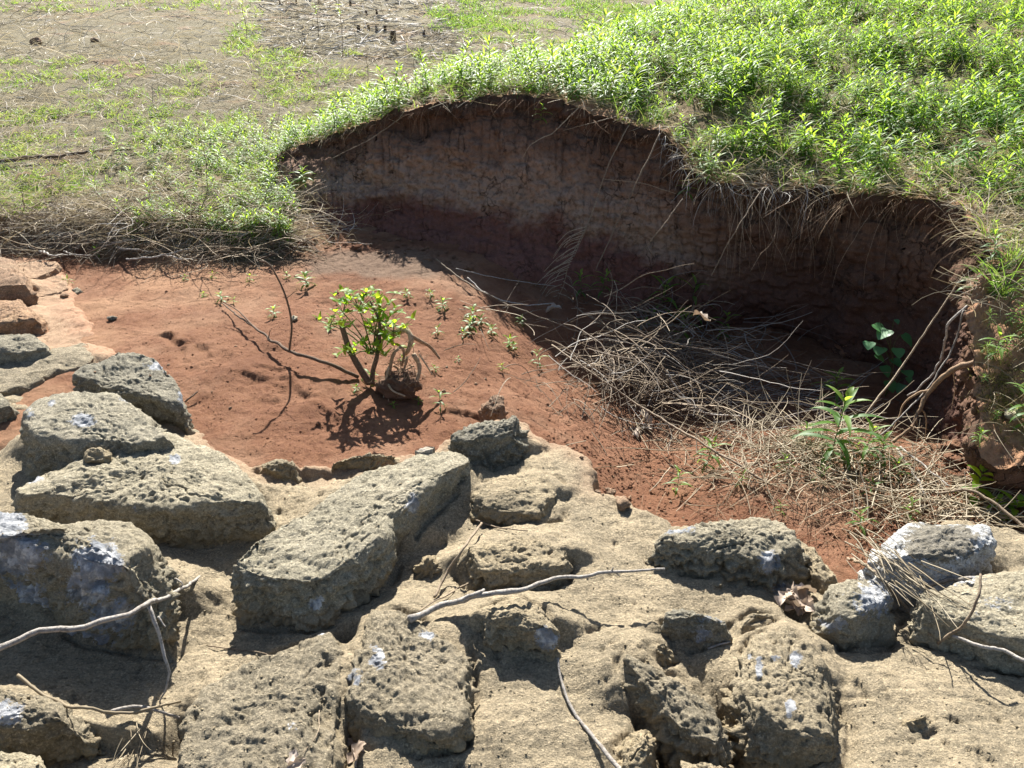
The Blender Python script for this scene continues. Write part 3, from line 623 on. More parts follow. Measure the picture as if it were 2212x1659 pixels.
# ------------------------------------------------------------ strands (straw, stems, blades) in bulk
def strands(base, az, L, el, curl, yaw, w, K=6, sides=2, wob=0., roll=None, taper=.6):
    n = len(base); base = np.asarray(base, float)
    f = lambda a: np.broadcast_to(np.asarray(a, float), (n,)).copy()
    az, L, el, curl, yaw, w = map(f, (az, L, el, curl, yaw, w))
    pts = np.zeros((n, K + 1, 3)); pts[:, 0] = base; T = np.zeros((n, K + 1, 3))
    for k in range(K):
        d = np.stack([np.cos(el) * np.cos(az), np.cos(el) * np.sin(az), np.sin(el)], 1); T[:, k] = d
        pts[:, k + 1] = pts[:, k] + d * (L / K)[:, None]
        el += curl / K + RNG.normal(0, wob, n); az += yaw / K + RNG.normal(0, wob, n)
    T[:, K] = T[:, K - 1]
    sv = np.stack([-T[..., 1], T[..., 0], T[..., 2] * 0], -1) + 1e-6; sv /= np.linalg.norm(sv, axis=-1, keepdims=True)
    uv = np.cross(T, sv)
    r0 = RNG.uniform(0, math.pi, n) if roll is None else f(roll)
    ww = w[:, None] * (1 - taper * np.linspace(0, 1, K + 1)[None] ** 1.5)
    V = np.zeros((n, K + 1, sides, 3))
    for s in range(sides):
        a = r0 + s * 2 * math.pi / sides
        V[:, :, s] = pts + ww[..., None] * (np.cos(a)[:, None, None] * sv + np.sin(a)[:, None, None] * uv)
    q = gridq(K + 1, sides, sides > 2) if sides > 2 else gridq(K + 1, 2)
    Q = (q[None] + (np.arange(n) * (K + 1) * sides)[:, None, None]).reshape(-1, 4)
    return V.reshape(-1, 3), Q, pts
def strand_obj(name, m, arr, tone, label, kind='stuff', cat=None, sides=2):
    V, Q, _ = arr; n = len(tone)
    o = link(name, np_mesh(name, V, Q, attrs={'tone': np.repeat(tone, len(V) // n)}, mats=[m]))
    return tag(o, label, cat, kind=kind)

# ------------------------------------------------------------ leafy shoots
def leaf(base, az, L, w, el, droop, K=6, fold=.25, shape=0):
    """pointed leaf, three points across, bent along its length"""
    s = np.linspace(0, 1, K + 1); e = el - droop * s ** 1.3
    dx = np.cos(e); dzz = np.sin(e); ds = L / K
    hx = np.concatenate([[0], np.cumsum(dx[:-1])]) * ds; hz = np.concatenate([[0], np.cumsum(dzz[:-1])]) * ds
    if shape == 0: wd = w * np.sin(math.pi * np.clip(s * .97 + .03, 0, 1) ** .8)
    else: wd = w * np.clip(np.sin(math.pi * np.clip(s * .93 + .05, 0, 1) ** .55), 0, 1) ** .8
    c, sn = math.cos(az), math.sin(az)
    mid = np.stack([base[0] + hx * c, base[1] + hx * sn, base[2] + hz], 1)
    up = np.stack([-np.sin(e) * c, -np.sin(e) * sn, np.cos(e)], 1); sd = np.array([-sn, c, 0])
    V = np.stack([mid - sd * wd[:, None] + up * (fold * wd)[:, None], mid, mid + sd * wd[:, None] + up * (fold * wd)[:, None]], 1).reshape(-1, 3)
    return V, gridq(K + 1, 3)
def shoot(h, nl, ll, lw, rnd, K=5, lean=.12, young=.3):
    la = rnd.uniform(0, 6.28); zz = np.linspace(0, 1, 7)
    st = np.stack([h * lean * zz ** 2 * math.cos(la), h * lean * zz ** 2 * math.sin(la), h * zz * .86], 1)
    LV, LQ, LT, o = [], [], [], 0; a = rnd.uniform(0, 6.28)
    for i in range(nl):
        f = (i + .5) / nl; z = .18 + .82 * f; a += 2.4 + rnd.uniform(-.3, .3)
        b = np.array([np.interp(z, zz, st[:, c]) for c in range(3)])
        el = -.1 + 1.15 * f ** 1.5 + rnd.uniform(-.15, .2); dr = 1.3 - .5 * f + rnd.uniform(-.3, .4)
        l = ll * (.75 + .5 * math.sin(math.pi * min(1, f * .9 + .1))) * rnd.uniform(.75, 1.2) * (1 - .45 * max(0, f - .75) / .25)
        V, Q = leaf(b, a, l, lw * rnd.uniform(.8, 1.15), el, dr, K)
        LV.append(V); LQ.append(Q + o); o += len(V); LT.append(np.full(len(V), np.clip(.25 + .5 * f + rnd.uniform(-.22, .25), 0, 1) + young * (f - .5)))
    SV, SQ, _t = tubes([(st, np.linspace(.0022, .0012, 7) * (h / .2) ** .5)], 4)
    return (SV, SQ), (np.concatenate(LV), np.concatenate(LQ), np.concatenate(LT))
def plant_mesh(name, s, lf, lm=None):
    (SV, SQ), (LV, LQ, LT) = s, lf
    return np_mesh(name, np.concatenate([SV, LV]), np.concatenate([SQ, LQ + len(SV)]), attrs={'tone': np.concatenate([np.full(len(SV), .5), LT])},
                   mats=[M_STEM, lm or M_LEAF], midx=np.concatenate([np.zeros(len(SQ)), np.ones(len(LQ))]))
rnd = random.Random(5)
VAR = []
for i in range(14):
    h = rnd.uniform(.12, .24)
    VAR.append((h, shoot(h, rnd.randint(17, 25), rnd.uniform(.060, .095), rnd.uniform(.0042, .0066), rnd, 5, rnd.uniform(.05, .3))))
VMESH = [plant_mesh('goldenrod_shoot', *v[1]) for v in VAR]

# every shoot of the bank: where it stands
pts = []
for _ in range(80000):
    y = 1.9 + 9.5 * random.random() ** 1.25; x = random.uniform(-2.9, 6.5)
    if len(pts) >= 5000: break
    z = drop(x, y, BANKT, 8)
    if z < -5 or z < drop(x, y, GRDT, 8) + .03: continue
    px, py, d = proj((x, y, z))
    if px < 250 or px > 2900 or py < -250 or py > 1250: continue
    # a right-hand strip of thatch and bare earth, thin growth by the nose and the left end
    n_ = fbm(np.array([[x, y, 0]]), 1.3, 3)[0] + .35 * fbm(np.array([[x + 9, y, 0]]), 5, 2)[0]
    dens = .95 if n_ > -.22 else .22
    if crest_back(np.array([x]), np.array([y]))[0] > .7: continue
    rd = np.min(np.hypot(rim[::6, 0] - x, rim[::6, 1] - y))
    if px < 600: dens *= .5
    if rd < .25 and px > 1250: dens *= .6
    if rd < .15 and px > 1750: dens *= .6
    if y < 3.9 and x > 1.7: dens *= .30
    if y < 3.1: dens *= .30
    if y > 6.5: dens *= .8
    if random.random() < dens: pts.append((x, y, z - .01, d, 0 <= px <= 2212 and -20 <= py <= 1250, rd))
size = sorted(range(len(pts)), key=lambda i: (not pts[i][4], pts[i][3]))
single = set(size[:285])
SV_, SQ_, ST_, SM_, o_ = [], [], [], [], 0
LAB = 'lance leaved bright green shoot among the many growing on top of the bank'
for i, (x, y, z, d, vis, rd) in enumerate(pts):
    k = random.randrange(len(VAR)); s = random.uniform(.55, 1.25) * (1 + .35 * fbm(np.array([[x, y, 3]]), 1.7, 2)[0]) * (.8 if rd < .12 else 1); rz = random.uniform(0, 6.28)
    tx, ty = random.gauss(.28 if rd < .14 else .02, .16), random.gauss(-.04, .16)
    if i in single:
        ob = link('goldenrod_shoot', VMESH[k], loc=(x, y, z)); ob.rotation_euler = (tx, ty, rz); ob.scale = (s, s, s)
        tag(ob, LAB, 'plant', 'green shoots covering the bank top'); continue
    (a, aq), (b, bq, bt) = VAR[k][1]
    V = np.concatenate([a, b]) * s; c, sn = math.cos(rz), math.sin(rz)
    V = np.stack([V[:, 0] * c - V[:, 1] * sn + V[:, 2] * ty + x, V[:, 0] * sn + V[:, 1] * c - V[:, 2] * tx + y, V[:, 2] + z], 1)
    SV_.append(V); SQ_ += [aq + o_, bq + len(a) + o_]; SM_ += [np.zeros(len(aq)), np.ones(len(bq))]
    ST_ += [np.full(len(a), .5), bt + random.uniform(-.4, .3)]; o_ += len(V)
tag(link('goldenrod_growth', np_mesh('goldenrod_growth', np.concatenate(SV_), np.concatenate(SQ_), attrs={'tone': np.concatenate(ST_)}, mats=[M_STEM, M_LEAF], midx=np.concatenate(SM_))),
    'dense bright green leafy growth over the rest of the bank', 'plants', kind='stuff')

# ------------------------------------------------------------ thatch on the bank, hanging straw and roots at its lip
def bank_pts(n, rmax, u0=0., u1=1., rpow=1.):
    ui = (RNG.uniform(u0, u1, n) * (NU0 - 1)).astype(int); rv = rmax * RNG.uniform(0, 1, n) ** rpow
    ri = np.clip(np.searchsorted(rr_, rv), 1, NR - 1); f = ((rv - rr_[ri - 1]) / (rr_[ri] - rr_[ri - 1]))[:, None]
    B = BV.reshape(NU, NR, 3); return B[ui, ri - 1] * (1 - f) + B[ui, ri] * f, ui
p, ui = bank_pts(7000, 3.0, .12, .86, 1.3)
a = strands(p + [0, 0, .012], RNG.uniform(0, 6.28, len(p)), RNG.uniform(.06, .26, len(p)), RNG.normal(.12, .2, len(p)), RNG.normal(-.3, .5, len(p)), RNG.normal(0, .8, len(p)), RNG.uniform(.0010, .0022, len(p)), 5)
strand_obj('bank_straw', M_STRAW, a, RNG.uniform(0, 1, len(p)), 'dry straw matted between the green shoots on the bank')
p, ui = bank_pts(2300, .9, .55, .80, 1.3)
a = strands(p + [0, 0, .012], RNG.uniform(0, 6.28, len(p)), RNG.uniform(.08, .26, len(p)), RNG.normal(.25, .3, len(p)), RNG.normal(-.5, .6, len(p)), RNG.normal(0, .9, len(p)), RNG.uniform(.0010, .0024, len(p)), 6)
strand_obj('rim_straw', M_STRAW, a, RNG.uniform(.25, 1.1, len(p)), 'pale dry straw lying along the lip of the bank')
# straw hanging in front of the middle right of the scarp
def lip(n, u0, u1):
    ui = (RNG.uniform(u0, u1, n) * (NU0 - 1)).astype(int); q = rim[ui].copy()
    q[:, :2] += outn[ui] * RNG.uniform(-.06, .10, n)[:, None]; q[:, 2] += .01
    return q, np.arctan2(-outn[ui, 1], -outn[ui, 0])
def u_of(px): return float(np.argmin(np.abs(proj(rim)[0][:int(NU0 * .76)] - px))) / (NU0 - 1)
uA, uB, uC, uD = u_of(1440), u_of(1560), u_of(1790), u_of(1960)
p, z0 = lip(230, uA, uC); n = len(p)
a = strands(p, z0 + RNG.normal(0, .9, n), RNG.uniform(.06, .32, n), RNG.normal(-.3, .6, n), RNG.normal(-1.2, .6, n), RNG.normal(0, .8, n), RNG.uniform(.0008, .0015, n), 7, wob=.14)
strand_obj('hanging_straw', M_GSTRAW, a, RNG.uniform(.1, 1.1, n), 'grey dry straw hanging over the lip of the bank')
p, z0 = lip(900, .22, .80); n = len(p)
a = strands(p + np.stack([np.cos(z0) * .0, np.sin(z0) * .0, np.full(n, -.03)], 1), z0 + RNG.normal(0, .5, n), RNG.uniform(.05, .26, n), RNG.normal(-.5, .3, n), RNG.normal(-1.0, .25, n), RNG.normal(0, .7, n), RNG.uniform(.0006, .0013, n), 7, 2, wob=.10)
strand_obj('root_fringe', M_HAIR, a, RNG.uniform(0, .9, n), 'fine brown rootlets dangling below the sod of the scarp')
p, z0 = lip(80, uB, uD); n = len(p)
a = strands(p + [0, 0, -.05], z0 + RNG.normal(0, .4, n), RNG.uniform(.2, .55, n), RNG.normal(-.5, .3, n), RNG.normal(-1.1, .3, n), RNG.normal(0, .6, n), RNG.uniform(.0008, .0018, n), 9, 3, wob=.12)
strand_obj('hanging_roots', M_ROOT, a, RNG.uniform(.1, 1, n), 'long tan roots hanging down the right half of the scarp')

# ------------------------------------------------------------ dry field beyond the hollow
def field_pts(n, x0, x1, y0, y1, fn=None):
    o = []
    px = RNG.uniform(x0, x1, n * 3); py = RNG.uniform(y0, y1, n * 3)
    for a, b in zip(px, py):
        d = Vector(ray(a, b)).normalized(); r = GRDT.ray_cast(Vector((0, 0, CAM_H)), d)
        if r[0] is None: continue
        q = r[0]
        if q[1] < 4.3 or (fn and not fn(q, a, b)): continue
        o.append(tuple(q))
        if len(o) >= n: break
    return np.array(o)
def farw(p, w): return w * np.clip(p[:, 1] / 6.5, .8, 3.2)
off_red = lambda q, a, b: q[1] - YE(q[0]) > .10 * math.sin(q[0] * 5) and q[0] < -1.0 + max(0, q[1] - 5.1) * 3 and random.random() < .42 + .9 * max(0, .4 + fbm(np.array([tuple(q)]), .8, 3)[0])
for nm_, m_, n_, t_ in (('field_straw', M_STRAW, 10300, (.2, 1.3)), ('field_thatch', M_GSTRAW, 4900, (.2, 1.15))):
    p = field_pts(n_, -430, 1400, -40, 545, off_red); n = len(p)
    a = strands(p + np.stack([0 * p[:, 0], 0 * p[:, 0], RNG.uniform(.005, .05, n)], 1), RNG.normal(0, 1.0, n) + math.pi * RNG.integers(0, 2, n), RNG.uniform(.10, .46, n) * np.clip(p[:, 1] / 8, .8, 1.7), RNG.normal(.2, .28, n), RNG.normal(-.6, .7, n), RNG.normal(0, 1.7, n), farw(p, RNG.uniform(.0011, .0026, n)), 8, wob=.08)
    strand_obj(nm_, m_, a, RNG.uniform(*t_, n), 'flattened dry grass covering the field' if nm_ == 'field_straw' else 'grey weathered stalks matted over the field')
p = field_pts(2600, -250, 1150, -20, 520, off_red); n = len(p)
a = strands(p, RNG.uniform(0, 6.28, n), RNG.uniform(.12, .5, n), RNG.uniform(.5, 1.3, n), RNG.normal(-1.6, .7, n), RNG.normal(0, .9, n), farw(p, RNG.uniform(.0007, .0012, n)), 8)
strand_obj('arching_straw', M_STRAW, a, RNG.uniform(.2, 1.1, n), 'thin arching dry stems standing in the field')
def green(q, a, b):
    return off_red(q, a, b) and fbm(np.array([(q[0] + 31, q[1] * .7, 0)]), 1.1, 3)[0] > random.gauss(.03, .16) and not (b < 130 and a < 480 and b > 28) and not (560 < a < 1000 and b < 110)
p = field_pts(8200, -430, 1400, -40, 470, green); n = len(p)
B = np.repeat(p, 7, 0); n6 = len(B); B[:, :2] += RNG.normal(0, .025, (n6, 2)) * np.clip(B[:, 1:2] / 7, .8, 2)
a = strands(B, RNG.uniform(0, 6.28, n6), RNG.uniform(.03, .09, n6) * np.clip(B[:, 1] / 8, .9, 1.6), RNG.uniform(.4, 1.4, n6), RNG.normal(-.8, .4, n6), 0, farw(B, RNG.uniform(.0015, .003, n6)), 4)
strand_obj('field_grass', M_GRASS, a, np.repeat(RNG.uniform(0, 1, n), 7) + RNG.uniform(-.1, .1, n6), 'short green grass tufts scattered through the field')
p = field_pts(520, 930, 1420, -30, 70, lambda q, a, b: fbm(np.array([tuple(q)]), .7, 2)[0] > random.gauss(-.1, .2)); B = np.repeat(p, 9, 0); n = len(B); B[:, :2] += RNG.normal(0, .08, (n, 2))
a = strands(B, RNG.uniform(0, 6.28, n), RNG.uniform(.06, .2, n), RNG.uniform(.6, 1.4, n), RNG.normal(-.8, .4, n), 0, farw(B, RNG.uniform(.002, .0035, n)), 4)
strand_obj('far_grass', M_GRASS, a, RNG.uniform(.2, 1, n), 'green grass behind the bank at the far end of the field')
p = field_pts(1500, 560, 1010, -10, 130, lambda q, a, b: True); n = len(p)
a = strands(p + [0, 0, .01], RNG.uniform(0, 6.28, n), RNG.uniform(.1, .5, n), RNG.normal(.08, .12, n), RNG.normal(-.2, .3, n), RNG.normal(0, .4, n), farw(p, RNG.uniform(.0022, .004, n)), 4)
strand_obj('grey_mulch', M_GSTRAW, a, RNG.uniform(.2, 1.1, n), 'grey stalks littering the ground round the cut stumps')
# bigger green shoots low on the left flank of the bank and out in the field
p = field_pts(330, 200, 640, 280, 540, lambda q, a, b: off_red(q, a, b) and random.random() < ((a - 180) / 420) ** 1.2); k = 0
fs = []
for i, q in enumerate(p):
    s = random.uniform(.4, .95); v = random.randrange(14)
    fs.append((q, s, v))
SV_, SQ_, ST_, SM_, o_ = [], [], [], [], 0
far = field_pts(260, -100, 1250, -20, 300, green)
for q, s, v in fs + [(q, random.uniform(.3, .6), random.randrange(14)) for q in far]:
    (a_, aq), (b_, bq, bt) = VAR[v][1]; rz = random.uniform(0, 6.28); c, sn = math.cos(rz), math.sin(rz)
    V = np.concatenate([a_, b_]) * s; V = np.stack([V[:, 0] * c - V[:, 1] * sn, V[:, 0] * sn + V[:, 1] * c, V[:, 2]], 1) + np.array(q)
    SV_.append(V); SQ_ += [aq + o_, bq + len(a_) + o_]; SM_ += [np.zeros(len(aq)), np.ones(len(bq))]; ST_ += [np.full(len(a_), .5), bt + random.uniform(0, .3)]; o_ += len(V)
tag(link('field_weeds', np_mesh('field_weeds', np.concatenate(SV_), np.concatenate(SQ_), attrs={'tone': np.concatenate(ST_)}, mats=[M_STEM, M_LEAF], midx=np.concatenate(SM_))),
    'young green weeds sprouting through the dry field', 'plants', kind='stuff')

# upright dead stems and loose grass between the shoots
p, ui = bank_pts(1300, 3.5, .16, .97, 1.0)
a = strands(p, RNG.uniform(0, 6.28, len(p)), RNG.uniform(.10, .34, len(p)), RNG.normal(1.0, .3, len(p)), RNG.normal(-.5, .6, len(p)), RNG.normal(0, .5, len(p)), RNG.uniform(.0008, .0016, len(p)), 6)
strand_obj('bank_dead_stems', M_STRAW, a, RNG.uniform(0, .9, len(p)), 'dead stems standing among the green shoots')
p, ui = bank_pts(1500, 3.2, .16, .84, 1.1); B = np.repeat(p, 7, 0); n = len(B); B[:, :2] += RNG.normal(0, .012, (n, 2))
a = strands(B, RNG.uniform(0, 6.28, n), RNG.uniform(.05, .17, n), RNG.normal(1.05, .3, n), RNG.normal(-1.0, .5, n), RNG.normal(0, .3, n), RNG.uniform(.0010, .0020, n), 6)
strand_obj('bank_grass', M_GRASS, a, np.repeat(RNG.uniform(0, 1, len(p)), 7), 'grass blades growing between the shoots on the bank')

# sparse weeds and straw over the bare right end of the bank
p, ui = bank_pts(420, .8, .78, 1.06, 1.0)
a = strands(p + [0, 0, .008], RNG.uniform(0, 6.28, len(p)), RNG.uniform(.05, .2, len(p)), RNG.normal(.1, .25, len(p)), RNG.normal(-.4, .5, len(p)), RNG.normal(0, 1.0, len(p)), RNG.uniform(.0009, .0018, len(p)), 6)
strand_obj('bank_end_straw', M_STRAW, a, RNG.uniform(.2, 1.1, len(p)), 'thin straw on the bare right end of the bank')
SV_, SQ_, ST_, SM_, o_ = [], [], [], [], 0
p, ui = bank_pts(85, .9, .77, 1.08, .8)
for q in p:
    (a_, aq), (b_, bq, bt) = VAR[random.randrange(14)][1]; rz = random.uniform(0, 6.28); c, sn = math.cos(rz), math.sin(rz); s = random.uniform(.25, .65)
    V = np.concatenate([a_, b_]) * s; V = np.stack([V[:, 0] * c - V[:, 1] * sn, V[:, 0] * sn + V[:, 1] * c, V[:, 2]], 1) + q
    SV_.append(V); SQ_ += [aq + o_, bq + len(a_) + o_]; SM_ += [np.zeros(len(aq)), np.ones(len(bq))]; ST_ += [np.full(len(a_), .5), bt + random.uniform(-.2, .3)]; o_ += len(V)
tag(link('bank_end_weeds', np_mesh('bank_end_weeds', np.concatenate(SV_), np.concatenate(SQ_), attrs={'tone': np.concatenate(ST_)}, mats=[M_STEM, M_LEAF], midx=np.concatenate(SM_))),
    'small weeds on the crumbling right end of the bank', 'plants', kind='stuff')
# ------------------------------------------------------------ single branches and sticks
def stick(name, label, cat, path, r0, r1, m, group=None, spurs=(), knots=0., sides=7, n=40, absolute=False):
    """path: (px, py, height above the surface below) or world points; spurs: thinner side twigs as parts"""
    def curve(pa, ra, rb, nn, kn):
        P = np.array(pa, float) if absolute else np.array([lift(*q) for q in pa])
        P = spline(P, nn)
        wob = np.stack([fbm(P + 5 * c, 13, 4) for c in range(3)], 1) * min(.009, ra * 1.5); P = P + wob * np.sin(np.linspace(0, math.pi, nn))[:, None] ** .3
        R = np.linspace(ra, rb, nn)
        if kn: R = R * (1 + kn * np.clip(fbm(P, 45, 2), 0, 1))
        return P, R
    P, R = curve(path, r0, r1, n, knots); loc = P[0].copy()
    V, Q, T = tubes([(P - loc, R)], sides)
    o = link(name, np_mesh(name, V, Q, T, attrs={'tone': np.full(len(V), random.uniform(.15, .6))}, mats=[m]), loc=loc)
    tag(o, label, cat, group)
    for pa, ra, rb in spurs:
        P2, R2 = curve(pa, ra, rb, 16, knots); V, Q, T = tubes([(P2 - loc, R2)], 5)
        link('side_twig', np_mesh('side_twig', V, Q, T, attrs={'tone': np.full(len(V), .5)}, mats=[m]), o)
    return o
stick('fallen_branch', 'thick grey forked branch lying across the tan blocks in the middle of the apron', 'branch',
      [(885, 1337, .012), (950, 1311, .03), (1020, 1290, .05), (1120, 1270, .05), (1220, 1248, .06), (1320, 1236, .10), (1436, 1229, .11)], .0088, .0030, M_GREYBARK,
      spurs=[([(990, 1298, .05), (1020, 1284, .065), (1046, 1274, .07)], .007, .004), ([(1320, 1235, .1), (1326, 1226, .115)], .003, .001), ([(1328, 1236, .1), (1340, 1246, .09)], .003, .001)], knots=.35)
stick('fallen_branch', 'long pale branch leaning in front of the bluish boulder with a hanging side twig', 'branch',
      [at(-40, 1418, .27), at(60, 1375, .27), at(160, 1355, .255), at(260, 1332, .235), at(320, 1305, .20), at(380, 1280, .11), at(432, 1245, .02)], .0072, .0042, M_GREYBARK, absolute=True,
      spurs=[([at(322, 1309, .195), at(336, 1350, .16), at(350, 1400, .11), at(366, 1450, .06), at(360, 1490, .02), at(338, 1527, -.03)], .0055, .0018), ([at(342, 1332, .17), at(358, 1354, .15)], .0025, .0012), ([at(378, 1250, .12), at(392, 1263, .11), at(388, 1275, .10)], .0025, .0015)], knots=.3)
stick('dry_stalk', 'bent tan stalk lying over the white blotched corner stone', 'stalk', [(38, 1458, .07), (100, 1503, .045), (180, 1531, .06), (250, 1540, .06), (330, 1530, .06), (390, 1515, .03)], .0042, .0030, M_STRAW)
stick('dry_stick', 'short grey stick lying against the bottom left stones', 'stick', [(240, 1537, .03), (290, 1527, .035), (340, 1535, .035), (387, 1551, .02)], .0045, .003, M_GREYBARK, knots=.3)
stick('dry_stick', 'thin grey stick running down to the bottom edge from the square dark stone', 'stick', [(1206, 1422, .03), (1212, 1470, .014), (1235, 1530, .010), (1280, 1592, .008), (1345, 1668, .008)], .0026, .0055, M_GREYBARK, knots=.3, n=60)
stick('dry_stalk', 'thin leaning stalk resting on the tan block above the branch', 'stalk', [(1040, 1130, .03), (1005, 1180, .045), (965, 1240, .03), (938, 1290, .008)], .0038, .0042, M_TWIG)
stick('dry_stalk', 'slim pale stalk lying across the top of the tan block', 'stalk', [(1028, 1124, .01), (1060, 1137, .012), (1100, 1143, .012), (1140, 1147, .01)], .0026, .0018, M_TWIG)
stick('dry_stalk', 'short straight straw beside the thick end of the forked branch', 'stalk', [(1012, 1260, .012), (950, 1293, .012), (905, 1321, .006)], .0026, .0018, M_TWIG)
stick('dry_stalk', 'fine straw lying in the shadow of the long slab', 'stalk', [(450, 1396, .006), (500, 1401, .006), (560, 1409, .010), (585, 1418, .006)], .0018, .0012, M_TWIG)
stick('dry_stalk', 'hair thin curved straw on the broad low tan stone', 'stalk', [(690, 1535, .006), (686, 1580, .008), (655, 1625, .006)], .0014, .0010, M_TWIG)
stick('dry_stick', 'little stick in the shadow of the small dark block', 'stick', [(1530, 1402, .006), (1555, 1392, .008), (1578, 1386, .006)], .0030, .0024, M_GREYBARK)
stick('dry_stalk', 'long pale stem slanting down through the dark brush to the straw', 'stalk', [(1192, 745, .14), (1270, 800, .18), (1390, 880, .18), (1530, 965, .12), (1660, 1045, .03)], .0042, .0052, M_TWIG, n=60)
stick('dry_stalk', 'arched pale stem looping on the right part of the brush', 'stalk', [(1440, 800, .20), (1470, 850, .14), (1520, 890, .10), (1600, 900, .10)], .0058, .004, M_GREYBARK)
stick('woody_root', 'thick bare pale root bridging the right wall of the hollow', 'root', [at_y(2150, 780, 2.78), at_y(2100, 786, 2.78), at_y(2060, 800, 2.80), at_y(2010, 842, 2.85), at_y(1985, 885, 2.83), at_y(1965, 925, 2.78), at_y(1930, 955, 2.74)], .013, .006, M_ROOT, absolute=True, n=60, knots=.25,
      spurs=[([at_y(2012, 842, 2.85), at_y(1982, 848, 2.88), at_y(1955, 872, 2.9), at_y(1935, 915, 2.9), at_y(1920, 945, 2.88)], .006, .002), ([at_y(1990, 880, 2.83), at_y(2000, 910, 2.82), at_y(1998, 970, 2.82)], .003, .0012), ([at_y(2060, 802, 2.8), at_y(2062, 850, 2.8), at_y(2055, 885, 2.8)], .003, .0012), ([at_y(1966, 920, 2.78), at_y(1985, 925, 2.76), at_y(1992, 920, 2.75)], .003, .0015)])
stick('dry_stalk', 'long straight dark stem leaning down the right wall past the round leaves', 'stem', [at_y(2078, 600, 3.25), at_y(2010, 700, 3.2), at_y(1950, 790, 3.15), at_y(1880, 880, 3.05), at_y(1862, 910, 3.02)], .0035, .0055, M_TWIG, absolute=True)
stick('dry_stalk', 'pale curved stem hanging from the right wall beside the thick root', 'stem', [at_y(2090, 660, 3.0), at_y(2050, 700, 3.0), at_y(2030, 780, 3.05), at_y(1985, 840, 3.08), at_y(1960, 855, 3.1)], .0055, .004, M_GREYBARK, absolute=True)
stick('dry_stalk', 'thin pale stem crossing in front of the hollow below the thick root', 'stem', [at_y(2082, 670, 2.95), at_y(2060, 745, 2.95), at_y(2010, 830, 2.9), at_y(1930, 915, 2.8), at_y(1885, 950, 2.75)], .0042, .003, M_GREYBARK, absolute=True)
stick('dry_stalk', 'pale stalk pointing at the white quartz boulder from the straw', 'stalk', [(1938, 968, .05), (1965, 1010, .05), (1985, 1045, .05), (2010, 1085, .03)], .0052, .004, M_GREYBARK)
stick('dry_stalk', 'second pale stalk fanning right towards the broad yellow plant', 'stalk', [(1945, 965, .05), (2000, 1010, .05), (2050, 1050, .05)], .0045, .003, M_GREYBARK)
stick('dry_stalk', 'bent dry stalk reaching over the broad yellow plant to the right edge', 'stalk', [(2030, 1065, .10), (2090, 1058, .14), (2150, 1090, .14), (2230, 1150, .12)], .0045, .0055, M_TWIG)
stick('dry_stick', 'straight pale stick laid from the red soil over the streaked stone', 'stick', [(1832, 1206, .05), (1880, 1228, .05), (1960, 1318, .02), (2010, 1370, .02)], .0048, .005, M_TWIG)
stick('dry_stick', 'short thick stick on the slab just below the white quartz boulder', 'stick', [(2000, 1263, .015), (2050, 1256, .02), (2097, 1247, .02)], .0062, .0055, M_GREYBARK)
stick('dry_stalk', 'curved stalk standing up from the straw over the big right slab', 'stalk', [(2118, 1240, .12), (2112, 1290, .10), (2085, 1345, .05), (2026, 1390, .02)], .003, .0045, M_TWIG)
stick('dry_stalk', 'wavy pale stem running off the right edge below the big slab', 'stalk', [(2055, 1375, .05), (2110, 1392, .06), (2166, 1402, .06), (2230, 1432, .06)], .0045, .005, M_GREYBARK)
stick('fallen_branch', 'brown leafless branch with an upright shoot on the open red soil', 'branch',
      [(775, 815, .01), (725, 792, .04), (680, 776, .06), (625, 758, .06), (580, 730, .05), (545, 703, .05), (510, 680, .04), (480, 655, .03)], .0085, .003, M_BARK, knots=.25,
      spurs=[([lift(625, 758, .06)] and [(625, 758, .06)] + [], .1, .1)][:0])
BR = COL.objects[-1] if False else [o for o in bpy.data.objects if o.get('label', '').startswith('brown leafless')][0]
b0 = lift(625, 758, .06); y0 = b0[1]
for pa, ra, rb, nm in [([b0, at_y(630, 700, y0 + .01), at_y(617, 640, y0 + .02), at_y(594, 590, y0 + .03), at_y(577, 568, y0 + .03), at_y(560, 564, y0 + .02)], .0055, .0035, 'upright_shoot'),
                   ([lift(545, 703, .05), lift(515, 672, .07), lift(482, 652, .08)], .004, .002, 'side_twig'), ([lift(580, 730, .05), lift(584, 712, .08)], .003, .0015, 'side_twig'), ([at_y(618, 645, y0 + .02), at_y(640, 628, y0)], .002, .001, 'side_twig')]:
    P = spline(np.array(pa), 20) - np.array(BR.location); V, Q, T = tubes([(P, np.linspace(ra, rb, 20))], 6)
    link(nm, np_mesh(nm, V, Q, T, attrs={'tone': np.full(len(V), .5)}, mats=[M_BARK]), BR)
stick('dry_twig', 'small brown twig poking out beside the dark pitted boulder', 'twig', [(400, 868, .01), (412, 858, .015), (426, 846, .02)], .004, .003, M_BARK)
stick('dry_stick', 'long dark stick lying at the front of the field on the left', 'stick', [(-40, 352, .03), (60, 342, .04), (140, 335, .05), (200, 328, .05), (290, 322, .03)], .016, .008, M_BARK, knots=.3)
stick('dry_stick', 'slender dark stick at the foot of the scarp by the left debris', 'stick', [(538, 570, .02), (600, 545, .04), (672, 521, .03)], .007, .004, M_BARK)
stick('dry_stalk', 'long thin stem trailing across the shaded floor from the scarp foot', 'stem', [(942, 560, .03), (1000, 605, .03), (1080, 650, .05), (1180, 690, .12), (1300, 735, .16)], .0048, .003, M_TWIG, n=60)
stick('dry_stalk', 'fine pale stem crossing the shaded floor towards the dead frond', 'stem', [(985, 580, .03), (1060, 597, .05), (1150, 612, .06), (1200, 618, .06)], .0025, .0018, M_GREYBARK)
